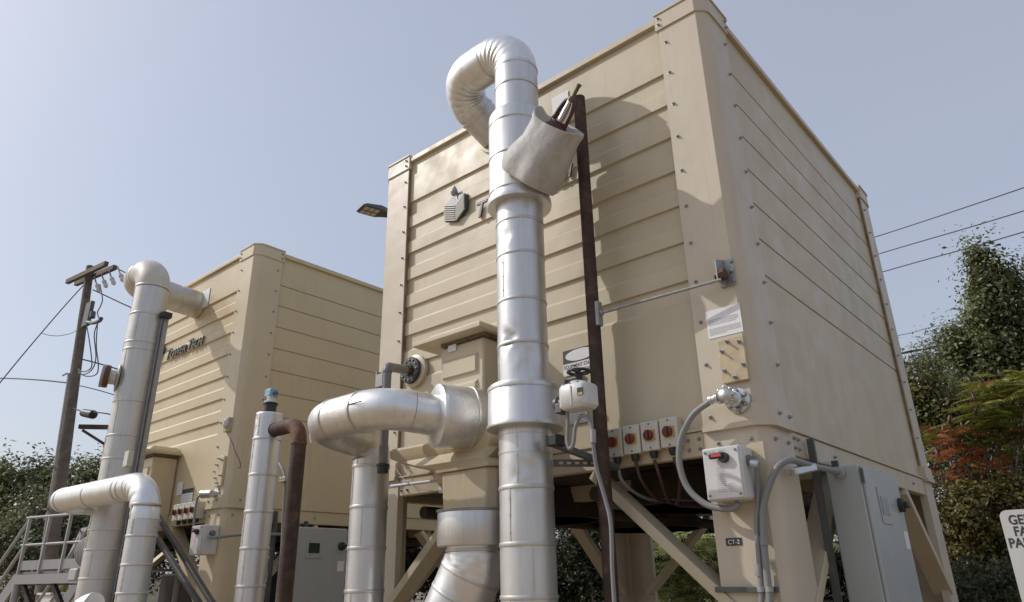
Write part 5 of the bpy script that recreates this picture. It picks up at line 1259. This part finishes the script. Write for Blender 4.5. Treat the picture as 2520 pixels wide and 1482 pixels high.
def sumac(label, base, stems, m, nf, L_, grp, cone=True, red=0, nm='sumac', spread=1.0):
    base = Vector(base); S = thing(nm, base, label, 'shrub', grp)
    st = MB(); tips = []; red_t = []; cones = []
    for (q_, r_) in stems:
        q_ = Vector(q_); mid = base.lerp(q_, .55) + Vector((RNG.uniform(-.1, .1), RNG.uniform(-.1, .1), 0))
        st.sweep(spline([base + Vector((RNG.uniform(-.1, .1), 0, 0)), mid, q_], 6), [.017 * (1 - .6 * i / 12) for i in range(13)], 7)
        for k in range(nf):
            a = 2 * math.pi * (k + RNG.uniform(0, .8)) / nf; d = (math.cos(a) * spread, math.sin(a) * spread, RNG.uniform(.0, .55))
            o_ = q_ - Vector((0, 0, RNG.uniform(0, .25)))
            (red_t if RNG.uniform() < r_ else tips).append((tuple(o_), d, L_ * RNG.uniform(.75, 1.2)))
        if cone: cones.append(MB().lathe(q_ - Vector((0, 0, .02)), (RNG.uniform(-.3, .3), RNG.uniform(-.3, .3), 1), [(0, .015), (.03, .03), (.08, .026), (.14, .008)], 8))
    build(st, 'stems', 'bark', S)
    if tips: fronds('foliage', m, S, tips)
    if red_t: fronds('red_foliage', 'leaf_red', S, red_t)
    for cm in cones: build(cm, 'fruit_cone', 'red_iron', S)
    return S
d_ = 11.5
sumac('bright green sumac with ferny leaves at the right edge', base_of(2480, d_), [(PD(px, py, d_ + .35 * math.sin(px)), 0.04) for px, py in ((2400, 985), (2445, 955), (2490, 935), (2530, 945), (2425, 1030), (2470, 1005), (2515, 1010), (2560, 1000), (2460, 1060), (2500, 1075), (2420, 950), (2465, 925), (2510, 970), (2440, 990), (2400, 1020), (2485, 1035))], 'leaf_sumac', 11, .52, 'sumacs and fern like shrubs')
sumac('half red sumac with drooping autumn leaves beside the near tower edge', base_of(2380, d_), [(PD(px, py, d_ + .3 * math.sin(px)), r_) for px, py, r_ in ((2335, 1040, .9), (2310, 1120, .8), (2390, 1075, .55), (2420, 1180, .95), (2460, 1195, .8), (2300, 1080, .5), (2375, 1110, .8), (2345, 1150, .9), (2320, 1060, .9), (2350, 1085, .8), (2440, 1140, .9), (2370, 1055, .6), (2300, 1160, .9))], 'leaf_sumac', 6, .48, 'sumacs and fern like shrubs', spread=.6)
sumac('low pale green sumac among the hedge behind the sign', base_of(2420, 11), [(PD(px, py, 10.9), 0) for px, py in ((2405, 1195), (2380, 1215), (2440, 1215), (2350, 1235))], 'leaf_sumac', 7, .4, 'sumacs and fern like shrubs', False)
# plants seen below and behind the towers
sumac('sunlit fern like sumac seen under the near tower behind its knee brace', base_of(1700, 12.1), [(PD(px, py, 12.1 + .2 * math.sin(px + py)), 0) for px, py in ((1650, 1330), (1700, 1312), (1640, 1385), (1690, 1375), (1745, 1340), (1700, 1450), (1750, 1420), (1640, 1450), (1670, 1420), (1725, 1390))], 'leaf_fern', 11, .72, 'sumacs and fern like shrubs', False)
sumac('fern like sumac visible through the narrow gap behind the near leg', base_of(1990, 9.6), [(PD(px, py, dd_), 0) for px, py, dd_ in ((1985, 1290, 9.8), (2000, 1330, 9.6), (1975, 1390, 9.6))], 'leaf_fern', 8, .5, 'sumacs and fern like shrubs', False)
U_ = 'shrubs behind the towers'
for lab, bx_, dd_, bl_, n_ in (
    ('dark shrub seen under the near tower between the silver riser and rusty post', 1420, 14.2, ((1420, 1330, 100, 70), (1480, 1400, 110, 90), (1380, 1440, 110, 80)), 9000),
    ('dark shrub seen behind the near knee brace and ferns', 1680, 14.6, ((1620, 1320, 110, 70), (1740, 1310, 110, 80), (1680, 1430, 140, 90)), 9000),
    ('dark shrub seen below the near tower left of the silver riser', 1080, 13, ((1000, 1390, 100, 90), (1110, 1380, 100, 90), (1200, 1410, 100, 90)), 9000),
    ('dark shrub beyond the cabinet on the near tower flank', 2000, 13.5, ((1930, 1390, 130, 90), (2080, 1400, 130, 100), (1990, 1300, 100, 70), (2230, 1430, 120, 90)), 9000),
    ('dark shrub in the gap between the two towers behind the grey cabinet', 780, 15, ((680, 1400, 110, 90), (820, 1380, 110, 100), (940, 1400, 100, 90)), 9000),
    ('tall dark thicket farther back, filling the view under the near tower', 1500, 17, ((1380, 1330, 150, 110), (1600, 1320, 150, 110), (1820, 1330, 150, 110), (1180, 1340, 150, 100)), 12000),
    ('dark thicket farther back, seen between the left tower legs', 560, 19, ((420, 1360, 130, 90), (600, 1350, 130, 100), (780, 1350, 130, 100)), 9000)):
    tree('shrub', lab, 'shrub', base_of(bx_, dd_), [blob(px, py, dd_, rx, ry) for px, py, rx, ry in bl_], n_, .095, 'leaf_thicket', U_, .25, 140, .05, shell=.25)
# left trees
T_ = 'trees at the left edge'
dl = 26
tree('broadleaf_tree', 'dark broadleaf tree at the left edge behind the utility pole', 'tree', base_of(60, dl), [blob(40, 1200, dl, 80, 70), blob(-40, 1190, dl, 80, 60), blob(110, 1180, dl, 60, 55), blob(60, 1300, dl, 120, 90)], 11000, .17, 'leaf_pear', T_, .5, 170, .2)
tree('broadleaf_tree', 'dark tree behind the left riser with ragged top', 'tree', base_of(230, dl + 2), [blob(200, 1195, dl + 2, 60, 60), blob(250, 1170, dl + 2, 50, 45), blob(300, 1200, dl + 2, 60, 60), blob(230, 1290, dl + 2, 120, 80)], 8000, .17, 'leaf_pear', T_, .5, 130, .18)
tree('willow_bush', 'pale grey green bush left of the utility pole', 'bush', base_of(95, dl - 4), [blob(90, 1270, dl - 4, 55, 55), blob(40, 1310, dl - 4, 55, 45), blob(180, 1260, dl - 4, 45, 45)], 6000, .12, 'leaf_grey', T_, .4, 90, .1)
tree('broadleaf_tree', 'dark low bush behind the platform railing', 'bush', base_of(120, dl - 5), [blob(30, 1370, dl - 5, 90, 60), blob(130, 1360, dl - 5, 90, 70), blob(230, 1370, dl - 5, 70, 70), blob(160, 1310, dl - 5, 60, 60)], 7000, .12, 'leaf_dark', T_, .4, 110, .1)
tree('broadleaf_tree', 'sunlit olive brush low at the left edge below the platform', 'bush', base_of(60, 19), [blob(20, 1470, 19, 90, 40), blob(120, 1470, 19, 90, 45), blob(220, 1450, 19, 80, 45), blob(60, 1440, 19, 60, 20)], 6000, .10, 'leaf_hedge', T_, .3, 110, .08)
gr = MB()
for k in range(320):
    p = PD(RNG.uniform(130, 225), 1410, RNG.uniform(16.5, 18)); h = RNG.uniform(.5, 1.3); lx = RNG.uniform(-.2, .2); z0 = bank(p.x, p.y) if p.y > 6.6 else 0
    z1 = PD(170, RNG.uniform(1368, 1412), 17.5).z
    gr.add([(p.x - .02, p.y, z0), (p.x + .02, p.y, z0), (p.x + lx + .012, p.y + .05, z1), (p.x + lx, p.y + .05, z1 + .03)], [(0, 1, 2, 3)])
o = build(gr, 'tall_grass', 'leaf_grass', smooth=False); tag(o, 'tall yellow grass growing beyond the access platform', 'grass', kind='stuff')
